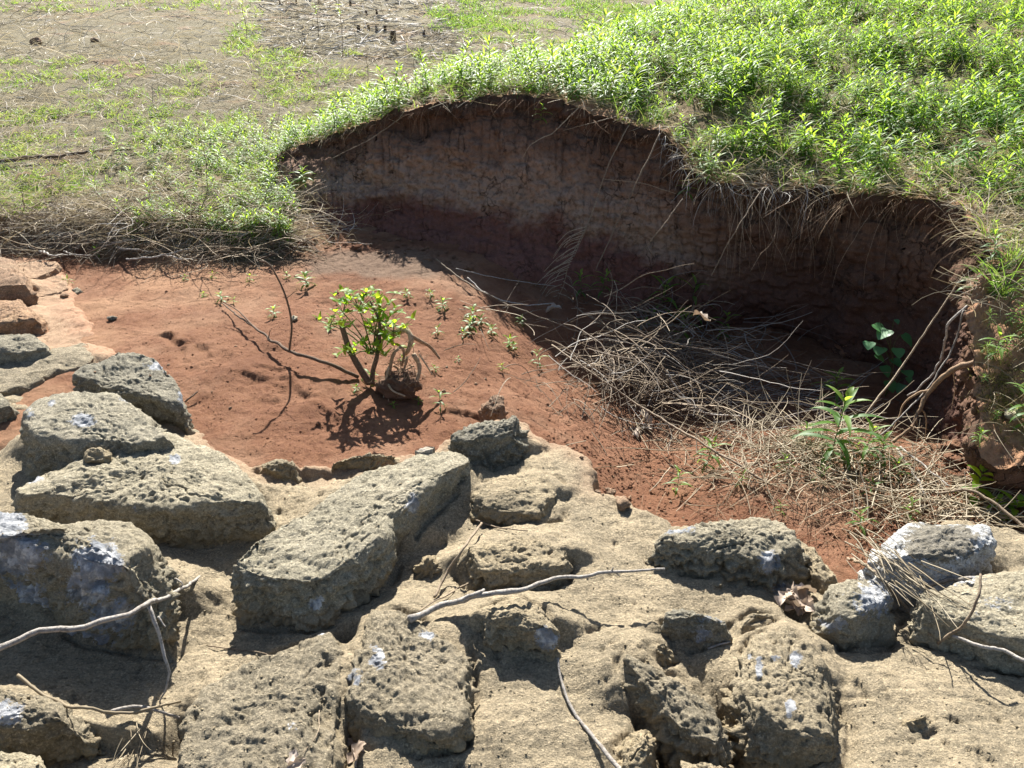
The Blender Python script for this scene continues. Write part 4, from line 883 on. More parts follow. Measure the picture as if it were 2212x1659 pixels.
stick('dry_stalk', 'grey stem swept along the shaded floor beside the long trailing stem', 'stem', [(1010, 600, .02), (1060, 640, .02), (1130, 658, .05), (1196, 655, .06)], .0048, .003, M_GREYBARK)
# stems hanging from the lip in front of the scarp
for lab, pa, r in [('long straight pale stem hanging down the middle of the scarp', [(1426, 288, 4.55), (1380, 385, 4.45), (1330, 490, 4.38), (1286, 585, 4.32)], .0048),
                   ('drooping pale stem left of the long straight one on the scarp', [(1376, 240, 4.85), (1342, 300, 4.72), (1310, 368, 4.65), (1280, 455, 4.6), (1240, 555, 4.55)], .0036),
                   ('pale stem lying nearly flat across the lip of the scarp', [(1380, 238, 4.86), (1300, 260, 4.8), (1216, 282, 4.85)], .0036),
                   ('short arched stem hanging from the lip above the cracked clay', [(1250, 232, 4.9), (1196, 285, 4.82), (1150, 310, 4.8), (1128, 342, 4.78)], .0034),
                   ('thin stem hanging below the grey straw in the dark part', [(1650, 405, 4.15), (1600, 480, 4.05), (1560, 550, 4.03), (1536, 596, 4.02)], .0036),
                   ('slanting pale stem hanging left of the grey straw', [(1475, 430, 4.3), (1430, 490, 4.2), (1386, 546, 4.15)], .0032),
                   ('stem lying across the scarp face under the sod', [(1306, 387, 4.6), (1380, 395, 4.55), (1460, 418, 4.4)], .0024),
                   ('thin stem dangling at the left end of the scarp', [(880, 245, 5.3), (800, 300, 5.25), (712, 345, 5.2)], .0034),
                   ('forked dry stem hanging by the tuft on the left wall', [(655, 395, 5.45), (652, 430, 5.4), (657, 465, 5.38)], .0026)]:
    stick('hanging_stalk', lab, 'stem', [at_y(*q) for q in pa], r, r * .55, M_TWIG, absolute=True)
# feathery dead frond
fy = 4.35
FR = stick('dead_frond', 'feathery dead plant top drooping in front of the scarp foot', 'dead plant', [at_y(1290, 430, 4.6), at_y(1262, 500, 4.5), at_y(1232, 560, fy), at_y(1222, 600, fy), at_y(1205, 650, fy)], .0032, .0014, M_TWIG, absolute=True)
cv = []
for i in range(26):
    a0 = 490 + i * 6.2; bx = 1266 - (i * 6.2) * .42; L = random.uniform(25, 85) * random.choice([1, 1, 1, -.45])
    cv.append((spline(np.array([at_y(bx, a0, fy + .03), at_y(bx - L * .6, a0 + abs(L) * random.uniform(.15, .4), fy), at_y(bx - L, a0 + abs(L) * random.uniform(.4, .9), fy - .02)]), 8) - np.array(FR.location), np.linspace(.0022, .0010, 8)))
V, Q, T = tubes(cv, 4); link('frond_sprays', np_mesh('frond_sprays', V, Q, T, attrs={'tone': np.full(len(V), .7)}, mats=[M_TWIG]), FR)['kind'] = 'stuff'

# ------------------------------------------------------------ brush piles and straw heaps
def heap(name, label, m, n, cen, spread, az, L, el, curl, w, hmax, K=10, sides=3, wob=.05, yaw=.4, shape=None, tone=(0, 1)):
    base = []
    while len(base) < n:
        q = np.array(cen) + RNG.normal(0, 1, 2) * np.array(spread)
        p = at(q[0], q[1], -.2); z = drop(p[0], p[1], GRDT)
        p = at(q[0], q[1], z); t = RNG.uniform(0, 1) ** 1.3
        base.append((p[0], p[1], drop(p[0], p[1], GRDT) + .01 + t * hmax))
    base = np.array(base)
    a = strands(base, RNG.normal(*az, n), RNG.uniform(*L, n), RNG.normal(*el, n), RNG.normal(*curl, n), RNG.normal(0, yaw, n), RNG.uniform(*w, n), K, sides, wob)
    return strand_obj(name, m, a, RNG.uniform(*tone, n), label, sides=sides)
heap('brush_pile', 'tangled heap of dry stems in the shade at the bottom of the hollow', M_TWIG, 130, (1320, 800), (60, 40), (-.15, .75), (.3, .8), (.06, .2), (-.3, .4), (.0016, .0042), .30, yaw=.9, wob=.10, tone=(-.35, .75))
heap('brush_pile', 'dry stems crossing over the middle of the shaded brush', M_GSTRAW, 190, (1470, 825), (110, 36), (-.1, 1.0), (.2, .6), (.06, .22), (-.3, .5), (.0012, .0036), .30, yaw=1.0, wob=.11, tone=(-.35, .8))
heap('brush_hoops', 'thin stems curling left and down from the shaded brush', M_TWIG, 44, (1440, 830), (80, 40), (math.pi + .35, .7), (.3, .7), (.3, .3), (-1.7, .6), (.0010, .0022), .28, yaw=1.4, wob=.08)
heap('brush_litter', 'grey stalks lying flat at the foot of the dark wall', M_GSTRAW, 90, (1600, 860), (110, 25), (-.05, .5), (.2, .55), (.03, .1), (-.1, .2), (.0014, .0034), .06, yaw=.5)
heap('brush_base', 'fine dead stems underneath the brush', M_TWIG, 520, (1440, 850), (140, 40), (0, 1.5), (.08, .35), (.1, .3), (-.5, .5), (.0010, .0026), .20, tone=(0, .6))
heap('straw_heap', 'sunlit straw scattered round the lance leaved plants in the hollow', M_STRAW, 560, (1720, 985), (125, 42), (0, 1.6), (.10, .42), (.10, .18), (-.25, .4), (.0014, .0026), .05, tone=(.2, 1.1))
heap('straw_litter', 'straw littering the red soil near the quartz boulder', M_STRAW, 330, (2030, 1090), (110, 42), (-.6, 1.1), (.10, .40), (.12, .2), (-.2, .4), (.0014, .0030), .04, tone=(.2, 1.1))
heap('fine_litter', 'fine rootlets and straw lying on the red soil', M_HAIR, 320, (1760, 1090), (190, 50), (0, 1.8), (.08, .3), (.08, .15), (-.2, .5), (.0008, .0016), .02, tone=(.2, 1.1))
heap('shade_litter', 'small dead stems on the shaded floor below the scarp', M_TWIG, 45, (1240, 665), (110, 25), (-.2, .9), (.08, .3), (.1, .15), (-.2, .3), (.0010, .0024), .03)
# debris line where the field meets the red soil
q = field_pts(900, -150, 640, 440, 612, lambda q, a, b: b > 478 - .05 * a and b < 545 + a * .10 and fbm(np.array([(q[0], q[1] * 2, 0)]), 2.6, 3)[0] > random.uniform(-.5, .35)); n = len(q)
a = strands(q + np.stack([np.zeros(n), np.zeros(n), RNG.uniform(.01, .10, n)], 1), RNG.normal(-.15, .75, n) + math.pi * RNG.integers(0, 2, n), RNG.uniform(.10, .50, n), RNG.normal(.12, .3, n), RNG.normal(-.5, .7, n), RNG.normal(0, .9, n), RNG.uniform(.0010, .0034, n), 9, 3, .10)
strand_obj('debris_line', M_TWIG, a, RNG.uniform(-.2, .9, n), 'tangled dark and grey flood debris along the front edge of the field', sides=3)
q = field_pts(900, -150, 640, 400, 560, lambda q, a, b: True); n = len(q)
a = strands(q + [0, 0, .03], RNG.normal(-.1, .8, n) + math.pi * RNG.integers(0, 2, n), RNG.uniform(.15, .45, n), RNG.normal(.2, .25, n), RNG.normal(-.6, .5, n), RNG.normal(0, .8, n), RNG.uniform(.0012, .0024, n), 8)
strand_obj('debris_straw', M_STRAW, a, RNG.uniform(0, .9, n), 'pale straw tangled in the flood debris')
for k in range(9):
    px, py = random.uniform(60, 560), random.uniform(500, 560); L = random.uniform(60, 150); s_ = random.uniform(-.25, .2)
    stick('dry_stick', 'thick broken twig tangled in the flood debris', 'stick', [(px, py, .05), (px + L * .4, py + L * .4 * s_ + random.uniform(-6, 6), .09), (px + L, py + L * s_, .05)], random.uniform(.005, .009), .003, M_GREYBARK, 'broken twigs in the flood debris')
# bundle of stalks on the right slab
p0, p1 = lift(1985, 1300, .03), lift(2110, 1430, .015); dirn = p1 - p0; n = 46
tt = RNG.uniform(-.85, .30, n); base = p0 + dirn * tt[:, None] + np.stack([RNG.normal(0, .028, n), RNG.normal(0, .022, n), RNG.uniform(-.01, .035, n)], 1)
base -= dirn / np.linalg.norm(dirn) * .09
for i in range(n): base[i, 2] = max(base[i, 2], drop(base[i, 0], base[i, 1]) + .004)
a = strands(base, math.atan2(dirn[1], dirn[0]) + RNG.normal(0, .26, n), RNG.uniform(.08, .26, n), RNG.normal(-.02, .05, n), RNG.normal(-.05, .12, n), RNG.normal(0, .4, n), RNG.uniform(.0010, .0028, n), 7, 3, .05)
strand_obj('stalk_bundle', M_STRAW, a, RNG.uniform(.55, 1.3, n), 'bundle of pale dry stalks swept between the right hand stones', 'thing', 'straw bundle', sides=3)
p0 = lift(290, 1560, .01); n = 26
base = p0 + np.stack([RNG.normal(0, .015, n), RNG.uniform(-.14, .02, n), RNG.uniform(0, .02, n)], 1)
for i in range(n): base[i, 2] = drop(base[i, 0], base[i, 1]) + .005
a = strands(base, -math.pi / 2 + RNG.normal(.1, .3, n), RNG.uniform(.06, .16, n), RNG.normal(.1, .15, n), RNG.normal(-.2, .3, n), RNG.normal(0, .6, n), RNG.uniform(.0008, .0015, n), 6)
strand_obj('needle_tuft', M_STRAW, a, RNG.uniform(0, .7, n), 'tuft of brown dry needles in the joint between the bottom left stones', 'thing', 'straw tuft')

# ------------------------------------------------------------ leafy plants that stand by themselves
def plant(label, px, py, hpx, nl=16, ll=.44, lw=.038, m=None, name='leafy_plant', group=None, lean=.12, young=.3, base=None):
    p = hit(px, py) if base is None else np.asarray(base)
    d = proj(p)[2]; h = hpx / FPX * d * 1.12
    s, lf = shoot(h, nl, h * ll, h * lw, rnd, 6, lean, young)
    root = bpy.data.objects.new(name, None); COL.objects.link(root); root.location = p - np.array([0, 0, .006]); root.empty_display_size = .05
    tag(root, label, 'plant', group)
    link('stem', np_mesh('stem', *s, attrs={'tone': np.full(len(s[0]), .4)}, mats=[M_STEM]), root)
    link('foliage', np_mesh('foliage', lf[0], lf[1], attrs={'tone': lf[2]}, mats=[m or M_LEAF]), root)
    return root
for lab, px, py, h, nl in [('tallest lance leaved plant standing in the sunlit straw', 1792, 1000, 165, 20), ('lance leaved plant with a big crown at the right end of the brush', 1800, 880, 85, 20),
                           ('leafy plant just right of the tallest one in the straw', 1862, 1000, 95, 14), ('short bright plant between the straw and the thick root', 1902, 1005, 85, 12),
                           ('small plant on the left edge of the sunlit straw', 1525, 1015, 80, 12), ('little plant in the red soil above the dark rugged mound', 1462, 1065, 60, 10),
                           ('shaded leafy plant at the foot of the dark wall', 1425, 690, 95, 16), ('sunlit plant rising from the top of the brush', 1470, 745, 80, 13), ('plant furthest back against the dark wall', 1490, 690, 95, 10),
                           ('dim leafy clump behind the dead frond', 1300, 640, 60, 14), ('second dim shoot beside the clump behind the dead frond', 1255, 640, 55, 12),
                           ('small shoot in the red soil at the edge of the shade', 1165, 795, 45, 10), ('low plant in the straw near the small dark shadow', 1690, 1020, 45, 12),
                           ('grassy shoot left of the white quartz boulder', 1855, 1150, 65, 11), ('thin shoot behind the white quartz boulder', 1965, 1125, 55, 10), ('tiny shoot behind the dark rugged mound', 1685, 1110, 35, 8),
                           ('pale shoot on the red soil behind the craggy knob', 952, 885, 48, 9), ('upright shoot between the tallest plant and the sunlit brush', 1735, 960, 60, 11), ('low shoot in front of the tallest plant in the straw', 1770, 1045, 45, 9), ('shoot in the straw below the thick root', 1935, 1040, 60, 11), ('small shoot at the front edge of the sunlit straw', 1600, 1050, 42, 9), ('shoot in the straw litter just above the white quartz boulder', 1880, 1075, 50, 10), ('shoot rising behind the middle of the brush', 1560, 735, 70, 12), ('green shoot tangled in the left part of the brush', 1385, 745, 60, 12)]:
    plant(lab, px, py, h, nl)
for lab, px, py, h, nl in [('broad leaved yellow green plant by the right edge', 2100, 1085, 85, 10), ('dock like shoot at the far right of the straw', 2180, 1130, 75, 9), ('leafy shoot over the quartz boulder near the right edge', 2150, 1120, 60, 9)]:
    plant(lab, px, py, h, nl, .48, .085, M_YLEAF, 'broad_leaf_plant')
plant('upright plant clinging to the edge of the right wall', 2080, 645, 80, 10, .4, .07, M_LEAF, 'wall_plant', base=drop and lift(2095, 640, .0))
plant('low plant hanging on the brown nose of the right wall', 2150, 770, 62, 9, .5, .06, M_LEAF, 'wall_plant')
plant('tuft of leaves growing out of the left end of the scarp', 655, 395, 30, 14, .8, .10, M_LEAF, 'wall_plant')
plant('bright plant at the sod edge above the grey straw', 1480, 425, 40, 12, .6, .08, M_LEAF, 'wall_plant')
plant('small shoot on a clod high on the scarp face', 1168, 265, 40, 9, .5, .06, M_LEAF, 'wall_plant')
SEED = [(212, 552, 22), (480, 652, 24), (592, 685, 24), (540, 607, 18), (662, 620, 34), (880, 642, 20), (955, 668, 26), (1015, 712, 30), (1022, 690, 30), (945, 722, 22), (1100, 748, 24), (1062, 722, 24), (800, 828, 30), (770, 845, 18), (714, 705, 22), (1040, 700, 22),
        (930, 640, 16), (870, 780, 16), (1000, 728, 22), (905, 870, 16), (1085, 800, 18), (990, 780, 14), (148, 612, 16), (400, 605, 14), (850, 880, 14), (940, 800, 14), (460, 600, 16), (620, 600, 16), (1110, 755, 20), (1125, 700, 18), (505, 655, 16), (440, 640, 12)]
for px, py, h in SEED:
    r = plant('tiny green seedling sprouting from the open red soil', px, py, h, random.randint(7, 12), .7, .09, M_LEAF if random.random() < .75 else M_YLEAF, 'seedling', 'seedlings on the red soil')
# ------------------------------------------------------------ round leaved creeper in the shade of the right wall
pb = hit(1915, 850) + np.array([-.02, -.03, 0]); yb = pb[1] - .05
RT = bpy.data.objects.new('round_leaf_creeper', None); COL.objects.link(RT); RT.location = pb
tag(RT, 'creeper with round dark green leaves in the shade of the right wall', 'creeper')
cvs = [(spline(np.array([pb, at_y(1930, 790, yb), at_y(1915, 730, yb), at_y(1900, 695, yb)]), 14) - pb, np.linspace(.003, .0015, 14)), (spline(np.array([pb, at_y(1950, 800, yb), at_y(1955, 770, yb)]), 10) - pb, np.linspace(.0025, .0012, 10))]
V, Q, T = tubes(cvs, 5); link('vine', np_mesh('vine', V, Q, T, attrs={'tone': np.full(len(V), .4)}, mats=[M_STEM]), RT)
for px, py, s in [(1888, 700, .075), (1918, 712, .08), (1950, 722, .075), (1878, 738, .06), (1902, 750, .07), (1938, 752, .065), (1890, 765, .06), (1908, 790, .065), (1955, 800, .065), (1928, 775, .065), (1918, 822, .07), (1950, 830, .06), (1935, 690, .03), (1962, 815, .035)]:
    q = at_y(px, py, yb + random.uniform(-.04, .03)) - pb
    rel = q; V_, Q_, T_ = tubes([(spline(np.array([at_y(1925, min(840, py + 40), yb) - pb, (rel + at_y(1925, py + 15, yb) - pb) / 2, rel]), 7), np.linspace(.0016, .001, 7))], 4)
    link('leaf_stalk', np_mesh('leaf_stalk', V_, Q_, T_, attrs={'tone': np.full(len(V_), .5)}, mats=[M_STEM]), RT)
    V, Q = leaf(q, random.uniform(-2.6, -.5), s, s * .5, random.uniform(-.6, .1), .5, 7, .12, 1)
    link('leaf', np_mesh('leaf', V, Q, attrs={'tone': np.full(len(V), random.uniform(0, 1))}, mats=[M_BROAD]), RT)
# ------------------------------------------------------------ uprooted shrub
sb = hit(800, 838); ys_ = sb[1]
SH = bpy.data.objects.new('uprooted_shrub', None); COL.objects.link(SH); SH.location = sb
tag(SH, 'half uprooted shrub with bright leaves and arching bare roots on the red soil', 'shrub')
def shp(pts_): return spline(np.array([at_y(x, y, ys_ + d) for x, y, d in pts_]), 24) - sb
for pts_, r0, r1, nm in [([(798, 828, 0), (780, 800, .0), (755, 755, .01), (738, 703, .02)], .016, .011, 'trunk'), ([(803, 830, .0), (806, 800, .02), (815, 765, .03), (820, 700, .05), (800, 650, .08)], .012, .004, 'trunk')]:
    P = shp(pts_); R = np.linspace(r0, r1, 24) * (1 + .12 * fbm(P + 3, 30, 2)); V, Q, T = tubes([(P, R)], 9)
    link(nm, np_mesh(nm, V, Q, T, attrs={'tone': np.full(len(V), .45)}, mats=[M_BARK]), SH)
for pts_, r0 in [([(828, 720, .10), (850, 722, .09), (875, 712, .06), (888, 728, .03), (884, 752, .03), (876, 765, .05)], .016), ([(888, 726, .03), (910, 738, .06), (930, 750, .10), (950, 775, .10)], .010),
                 ([(840, 840, -.02), (842, 800, -.03), (850, 765, -.02), (866, 750, .0), (873, 765, .02), (868, 790, .03)], .009), ([(893, 765, .0), (906, 790, .0), (902, 818, -.03), (890, 850, -.06)], .011),
                 ([(905, 765, .02), (922, 790, .0), (934, 810, .0)], .005), ([(832, 835, -.05), (838, 800, -.04), (846, 780, .0)], .007), ([(838, 830, -.06), (850, 845, -.10), (875, 856, -.12)], .006), ([(812, 715, .1), (840, 700, .12), (860, 705, .12)], .011),
                 ([(880, 770, .02), (872, 800, .0), (850, 850, -.06)], .006), ([(850, 790, .0), (870, 800, .02), (895, 790, .03)], .005), ([(830, 840, -.05), (828, 870, -.08)], .004), ([(842, 840, -.05), (838, 872, -.1)], .004)]:
    P = shp(pts_); V, Q, T = tubes([(P, np.linspace(r0, r0 * .55, 24) * (1 + .2 * fbm(P + 9, 35, 2)))], 7)
    link('root', np_mesh('root', V, Q, T, attrs={'tone': np.full(len(V), random.uniform(.4, .9))}, mats=[M_ROOT]), SH)
rb = np.array([at_y(random.gauss(868, 24), random.gauss(800, 26), ys_ - random.uniform(.0, .09)) for _ in range(90)]) - sb
V, Q, _ = strands(rb, RNG.uniform(0, 6.28, 90), RNG.uniform(.04, .14, 90), RNG.normal(-.5, .6, 90), RNG.normal(-.5, .8, 90), RNG.normal(0, 1.5, 90), RNG.uniform(.0007, .0018, 90), 8, 3, .15)
o = link('rootlets', np_mesh('rootlets', V, Q, attrs={'tone': np.repeat(RNG.uniform(0, 1, 90), len(V) // 90)}, mats=[M_ROOT]), SH); o['kind'] = 'stuff'
# clod of soil and dead leaves under the roots
a_, b_ = np.meshgrid(np.linspace(0, math.pi, 40), np.linspace(0, 2 * math.pi, 60, endpoint=False), indexing='ij')
U = np.stack([np.sin(a_) * np.cos(b_), np.sin(a_) * np.sin(b_), np.cos(a_)], -1).reshape(-1, 3)
ctr = at_y(862, 830, ys_ - .02) - sb; Vc = U * (1 + .35 * fbm(U + 2, 2.0, 4) + .05 * fbm(U, 9, 2))[:, None] * np.array([.09, .07, .055]) + ctr
link('root_clod', np_mesh('root_clod', Vc, gridq(40, 60, True), attrs={'field': np.zeros(len(U)), 'dusk': np.full(len(U), .5)}, mats=[M_SOIL]), SH)
for cx, cy, dd, rr2, nn in [(775, 645, .1, 38, 26), (820, 655, .1, 32, 20), (740, 660, .06, 28, 12), (815, 705, .05, 40, 26), (850, 700, .06, 30, 16), (765, 752, -.02, 28, 12), (815, 745, .0, 34, 22), (715, 690, .03, 20, 8), (748, 700, .0, 14, 6)]:
    LV, LQ, LT, o = [], [], [], 0
    hub = at_y(cx, cy + rr2 * .5, ys_ + dd) - sb; feet = [np.array([0., 0, .01]) + (at_y(805, 770, ys_ + .02) - sb) * f_ for f_ in (.6, 1.)]
    cvs = [(spline(np.array([feet[1], (feet[1] + hub) / 2 + [0, 0, .015], hub]), 10), np.linspace(.0035, .002, 10))]; ends = []
    for i in range(int(nn * .7)):
        q = at_y(cx + random.gauss(0, rr2 * .75), cy + random.gauss(0, rr2 * .45), ys_ + dd + random.gauss(0, .03)) - sb; cvs.append((spline(np.array([hub, (hub + q) / 2 + [0, 0, -.006], q]), 6), np.linspace(.0016, .0009, 6))); az = random.uniform(0, 6.28)
        for j in range(3):
            V, Q = leaf(q, az + j * 2.1, random.uniform(.026, .048), random.uniform(.0065, .011), random.uniform(.1, 1.2), .7, 5, .25, 1)
            LV.append(V); LQ.append(Q + o); o += len(V); LT.append(np.full(len(V), random.uniform(0, 1)))
    TV, TQ, TT = tubes(cvs, 4); cl_ = link('twig', np_mesh('twig', TV, TQ, TT, attrs={'tone': np.full(len(TV), .5)}, mats=[M_STEM]), SH)
    link('leaf_cluster', np_mesh('leaf_cluster', np.concatenate(LV), np.concatenate(LQ), attrs={'tone': np.concatenate(LT)}, mats=[M_YLEAF]), cl_)['kind'] = 'stuff'

# ------------------------------------------------------------ dead leaves, pebbles, stumps and other small things
def dead_leaf(label, px, py, s, group=None, h=.01):
    p = lift(px, py, h); n, m_ = 13, 9; u, v = np.meshgrid(np.linspace(-1, 1, n), np.linspace(-1, 1, m_), indexing='ij')
    edge = np.sqrt(np.clip(1 - u * u, 0, 1)) * (.75 + .25 * np.sin(u * 9)); x = u * s; y = v * edge * s * .6
    c = random.uniform(.5, 1.1); z = s * (c * .5 * v * v * edge + .35 * c * np.sin(u * 2.2 + random.random() * 3)) + .18 * s * fbm(P3(u + random.random() * 9, v), 1.6, 2).reshape(u.shape)
    V = np.stack([x, y, z - z.min() * .6], -1).reshape(-1, 3)
    o = link('dead_leaf', np_mesh('dead_leaf', V, gridq(n, m_), attrs={'tone': np.full(len(V), random.uniform(.3, 1))}, mats=[M_DEAD]), loc=p)
    o.rotation_euler = (random.uniform(-.7, .7), random.uniform(-.7, .7), random.uniform(0, 6.28)); return tag(o, label, 'leaf', group)
for px, py, s in [(1712, 1282, .045), (1728, 1300, .05), (1705, 1310, .04), (1735, 1282, .04), (1722, 1322, .04), (1742, 1312, .035), (1700, 1295, .035)]:
    dead_leaf('crumpled tan dead leaf in the clump beside the rugged mound', px, py, s, 'dead leaves piled between the stones', .02)
for px, py, s in [(1375, 915, .05), (1392, 905, .05), (1405, 922, .04), (1380, 935, .04), (1515, 690, .05), (1505, 670, .04), (1195, 672, .05)]:
    dead_leaf('grey dead leaf lying in the shade under the brush', px, py, s, 'dead leaves under the brush', .02)
for px, py, s in [(757, 1612, .03), (770, 1630, .03), (765, 1648, .032), (632, 1640, .022), (640, 1650, .022)]:
    dead_leaf('curled brown dead leaf caught in a crack at the bottom edge', px, py, s, 'dead leaves in the bottom cracks', .01)
for px, py, s in [(300, 524, .05), (110, 385, .06), (108, 412, .05), (195, 470, .05), (50, 385, .06), (470, 390, .05)]:
    dead_leaf('pale dead leaf caught in the debris on the left', px, py, s, 'dead leaves in the flood debris', .04)
def pebble(label, px, py, s, m, group=None, name='pebble'):
    p = hit(px, py); a_, b_ = np.meshgrid(np.linspace(0, math.pi, 14), np.linspace(0, 2 * math.pi, 20, endpoint=False), indexing='ij')
    U = np.stack([np.sin(a_) * np.cos(b_), np.sin(a_) * np.sin(b_), np.cos(a_)], -1).reshape(-1, 3)
    V = U * (1 + .45 * fbm(U + random.random() * 20, 1.3, 3))[:, None] * np.array([s, s * .75, s * .6])
    o = link(name, np_mesh(name, V, gridq(14, 20, True), attrs={'skirt': np.zeros(len(V)), 'patch': np.zeros(len(V))}, mats=[m]), loc=p + np.array([0, 0, s * .25]))
    o.rotation_euler[2] = random.uniform(0, 6); return tag(o, label, 'pebble', group)
pebble('dark blue grey pebble on the left of the red soil', 242, 690, .022, M_DARK); pebble('brown pebble on the flat tan ledge', 140, 641, .02, M_RUST)
pebble('grey broken stone beside the brown pebble on the ledge', 166, 634, .03, M_GREY); pebble('pale grey stone upright in the middle of the red soil', 636, 690, .02, M_GREY)
pebble('grey lichen covered stone on the brown nose of the right wall', 2185, 898, .035, M_GREY)
pebble('reddish lump of stone in the gully behind the apron edge', 1345, 1090, .03, M_RUST); pebble('smaller reddish lump of stone against the apron corner in the gully', 1318, 1065, .022, M_RUST)
for i in range(34):
    px, py = random.choice([(random.uniform(200, 700), random.uniform(620, 900)), (random.uniform(1250, 1500), random.uniform(850, 1100)), (random.uniform(850, 1150), random.uniform(650, 880))])
    pebble('little crumb of stone scattered on the red soil', px, py, random.uniform(.004, .010), random.choice([M_RUST, M_RUST, M_TAN]), 'crumbs of stone on the red soil')
for lab, lp, zt in [('flat tan slab at the back of the left ledge', [(38, 578), (100, 558), (124, 562), (126, 578), (90, 595), (60, 600)], .045), ('broken flat tan slab on the left ledge', [(60, 612), (130, 592), (146, 604), (140, 628), (100, 640), (62, 640)], .03)]:
    stone(lab, lp, zt, M_MORTAR, zb=-.05, rnd=.008, flare=.0, rough=.35, crown=0, name='stone_slab')
# cut stumps in the far field
for i, (px, py, hp) in enumerate([(775, 68, 12), (797, 66, 10), (814, 69, 11), (832, 69, 12), (850, 90, 20), (916, 76, 10), (757, 12, 9), (792, 33, 9), (814, 30, 8), (605, 10, 8), (640, 8, 8), (690, 10, 8)]):
    p = hit(px, py); d = proj(p)[2]; h = hp / FPX * d * 1.1; r = h * random.uniform(.22, .32)
    zz = np.array([-.02, .0, h * .2, h * .6, h * .97, h]); P = np.stack([zz * random.uniform(-.12, .12), zz * .03, zz], 1)
    R = r * np.array([1.5, 1.35, 1.1, 1., .98, .9]); V, Q, T = tubes([(P, R)], 10)
    V[:, :2] *= (1 + .15 * fbm(V, 30, 2))[:, None]
    top = V[:, 2] > h * .985
    o = link('cut_stump', np_mesh('cut_stump', V, Q, T, attrs={'tone': np.where(top, 1., .2)}, mats=[M_BARK]), loc=p)
    tag(o, 'small dark cut stump standing in the grey mulch of the far field' if i != 4 else 'tallest dark cut stump nearest the bank in the grey mulch', 'stump', 'cut stumps in the far field' if i != 4 else None)
for lab, px, py, hp in [('thin bare sapling with yellow leaves left of the stumps', 535, 95, 85), ('bare upright stem behind the mulch beside the stumps', 688, 78, 75), ('slender bare stem rising left of the tallest stump', 740, 102, 100), ('short bare stem by the lower edge of the mulch', 795, 172, 50), ('leaning bare stem between the two tall ones', 770, 112, 60), ('bare stem standing behind the crest of the green bank', 897, 190, 60), ('thin bare stem in the middle of the field', 660, 120, 60)]:
    p = hit(px, py); d = proj(p)[2]; h = hp / FPX * d * 1.1
    r = stick('bare_sapling', lab, 'sapling', [p, p + np.array([.02 * h, 0, h * .4]), p + np.array([-.01 * h, 0, h * .75]), p + np.array([.05 * h, 0, h])], .004 * max(1, d / 9), .0015 * max(1, d / 9), M_BARK, absolute=True)
    if hp > 70:
        LV, LQ, o_ = [], [], 0
        for i in range(12):
            V, Q = leaf(np.array([0, 0, h * random.uniform(.5, .9)]), random.uniform(0, 6.28), .07, .016, .4, .9, 4)
            LV.append(V); LQ.append(Q + o_); o_ += len(V)
        link('leaf_spray', np_mesh('leaf_spray', np.concatenate(LV), np.concatenate(LQ), attrs={'tone': np.full(o_, .8)}, mats=[M_YLEAF]), r)
pebble('dark clod of earth standing in the straw of the far field', 80, 95, .09, M_RUST, name='earth_clod'); pebble('smaller dark clod of earth right of the other in the far field straw', 205, 90, .07, M_RUST, name='earth_clod')
# moss on the brown nose of the right bank
q = np.array([hit(random.gauss(2165, 30), random.gauss(850, 45)) for _ in range(260)] + [hit(random.gauss(2000, 60), random.gauss(418, 8)) for _ in range(160)]); n = len(q)
B = np.repeat(q, 8, 0); n8 = len(B); B[:, :2] += RNG.normal(0, .012, (n8, 2))
a = strands(B, RNG.uniform(0, 6.28, n8), RNG.uniform(.006, .016, n8), RNG.uniform(.3, 1.4, n8), RNG.normal(-.4, .4, n8), 0, RNG.uniform(.0010, .002, n8), 3)
strand_obj('moss_patch', M_MOSS, a, RNG.uniform(0, 1, n8), 'yellow brown moss on the earth of the right bank')
# grass clump on the right bank
for lab, px, py in [('green grass tuft on the right bank beside the upright plant', 2160, 640), ('bright grass tuft on the lip above the grey hanging straw', 1690, 330)]:
    p = hit(px, py); n = 60
    a = strands(np.stack([RNG.normal(0, .02, n), RNG.normal(0, .02, n), np.zeros(n)], 1), RNG.uniform(0, 6.28, n), RNG.uniform(.08, .2, n), RNG.uniform(.7, 1.4, n), RNG.normal(-.9, .4, n), 0, RNG.uniform(.0015, .0028, n), 6)
    o = strand_obj('grass_tuft', M_GRASS, a, RNG.uniform(.2, 1, n), lab, 'thing', 'grass'); o.location = p

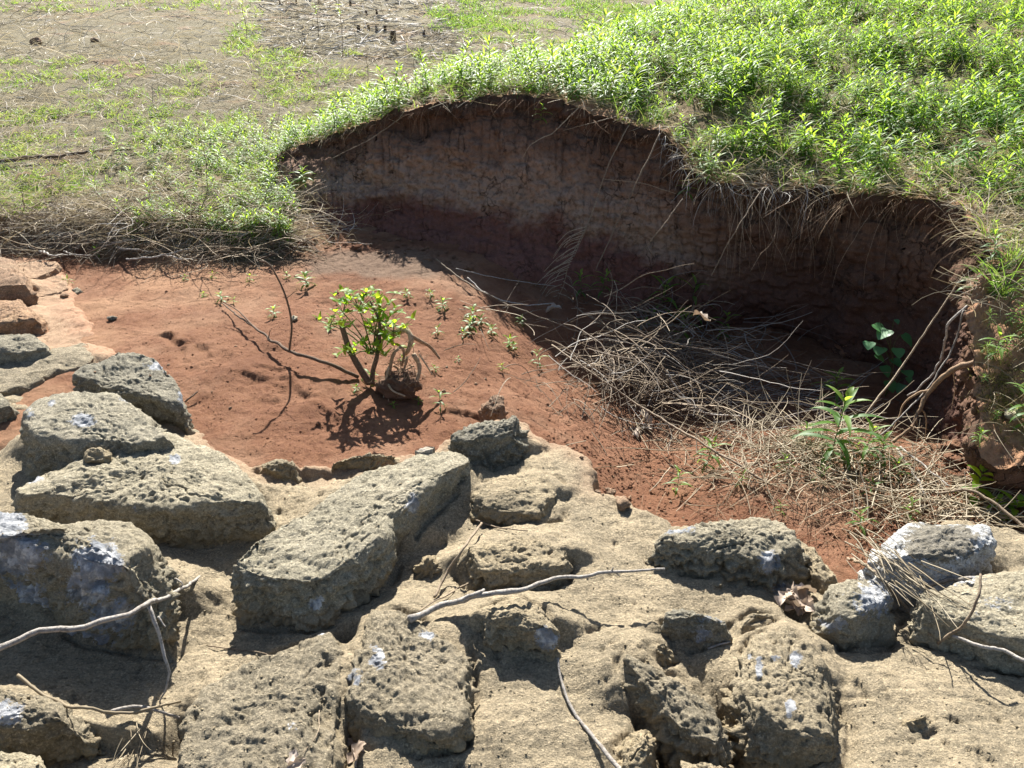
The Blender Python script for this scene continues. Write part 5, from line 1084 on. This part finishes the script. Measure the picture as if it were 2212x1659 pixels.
# ------------------------------------------------------------ grit, clods and fallen earth
def grit(name, label, m, P, S, attrs):
    ph = (1 + 5 ** .5) / 2
    U = np.array([(-1, ph, 0), (1, ph, 0), (-1, -ph, 0), (1, -ph, 0), (0, -1, ph), (0, 1, ph), (0, -1, -ph), (0, 1, -ph), (ph, 0, -1), (ph, 0, 1), (-ph, 0, -1), (-ph, 0, 1)]) / 1.9
    T = np.array([(0,11,5),(0,5,1),(0,1,7),(0,7,10),(0,10,11),(1,5,9),(5,11,4),(11,10,2),(10,7,6),(7,1,8),(3,9,4),(3,4,2),(3,2,6),(3,6,8),(3,8,9),(4,9,5),(2,4,11),(6,2,10),(8,6,7),(9,8,1)])
    n = len(P); V = U[None] * RNG.uniform(.6, 1.3, (n, 12, 1)) * RNG.uniform(.6, 1.2, (n, 1, 3)) * np.array([1, 1, .55]) * np.asarray(S)[:, None, None] + np.asarray(P)[:, None]
    TT = (T[None] + (np.arange(n) * 12)[:, None, None]).reshape(-1, 3)
    return tag(link(name, np_mesh(name, V.reshape(-1, 3), None, TT, attrs={k: np.full(n * 12, v) for k, v in attrs.items()}, mats=[m], smooth=False)), label, kind='stuff')
def spread(n, poly_fn, smin, smax, pw=2.5):
    P, S = [], []
    while len(P) < n:
        px, py = poly_fn(); p = hit(px, py); s = smin + (smax - smin) * random.random() ** pw
        P.append(p + [0, 0, s * .2]); S.append(s)
    return np.array(P), S
def in_gully():
    r = random.random()
    if r < .68: return random.uniform(1180, 1560) , random.gauss(985, 75)
    if r < .78: return random.uniform(220, 1150), random.uniform(600, 980)
    return random.uniform(1400, 2080), random.uniform(1040, 1200)
P, S = spread(5200, in_gully, .0016, .009, 4); k = (P[:, 2] < .075) & (poly_sd(P[:, 0], P[:, 1], AP) > .015)
grit('soil_crumbs', 'crumbs and clods of red earth over the hollow floor', M_SOIL, P[k], np.array(S)[k], {'field': 0., 'dusk': 0.})
P, S = spread(6500, lambda: (random.uniform(180, 1200), random.uniform(570, 1010)), .0010, .0042, 3); k = poly_sd(P[:, 0], P[:, 1], AP) > .01
grit('soil_grit', 'fine crumbs on the open red soil', M_SOIL, P[k], np.array(S)[k], {'field': 0., 'dusk': 0., 'pale': 0.})
P, S = spread(3800, lambda: (random.uniform(-10, 2222), random.uniform(1000, 1670)), .0010, .0046, 3)
grit('mortar_grit', 'loose grit and chips lying on the stone apron', M_TAN, P, S, {'skirt': 0., 'patch': 0.})
fx = np.array([proj(f)[:2] for f in foot[:900:4]])
def at_foot():
    i = random.randrange(40, len(fx) - 8); return fx[i][0] + random.gauss(0, 14), fx[i][1] + abs(random.gauss(0, 16)) - 4
P, S = spread(900, at_foot, .003, .022, 3)
grit('fallen_earth', 'crumbled earth fallen along the foot of the scarp', M_SOIL, P, S, {'field': 0., 'dusk': .35})
for i in range(22):
    px, py = at_foot()
    c = pebble('clod of earth broken off and lying at the foot of the scarp', px, py, random.uniform(.018, .045), M_SOIL, 'fallen clods below the scarp', 'earth_clod')
    c.data.attributes.new('field', 'FLOAT', 'POINT'); c.data.attributes.new('dusk', 'FLOAT', 'POINT')
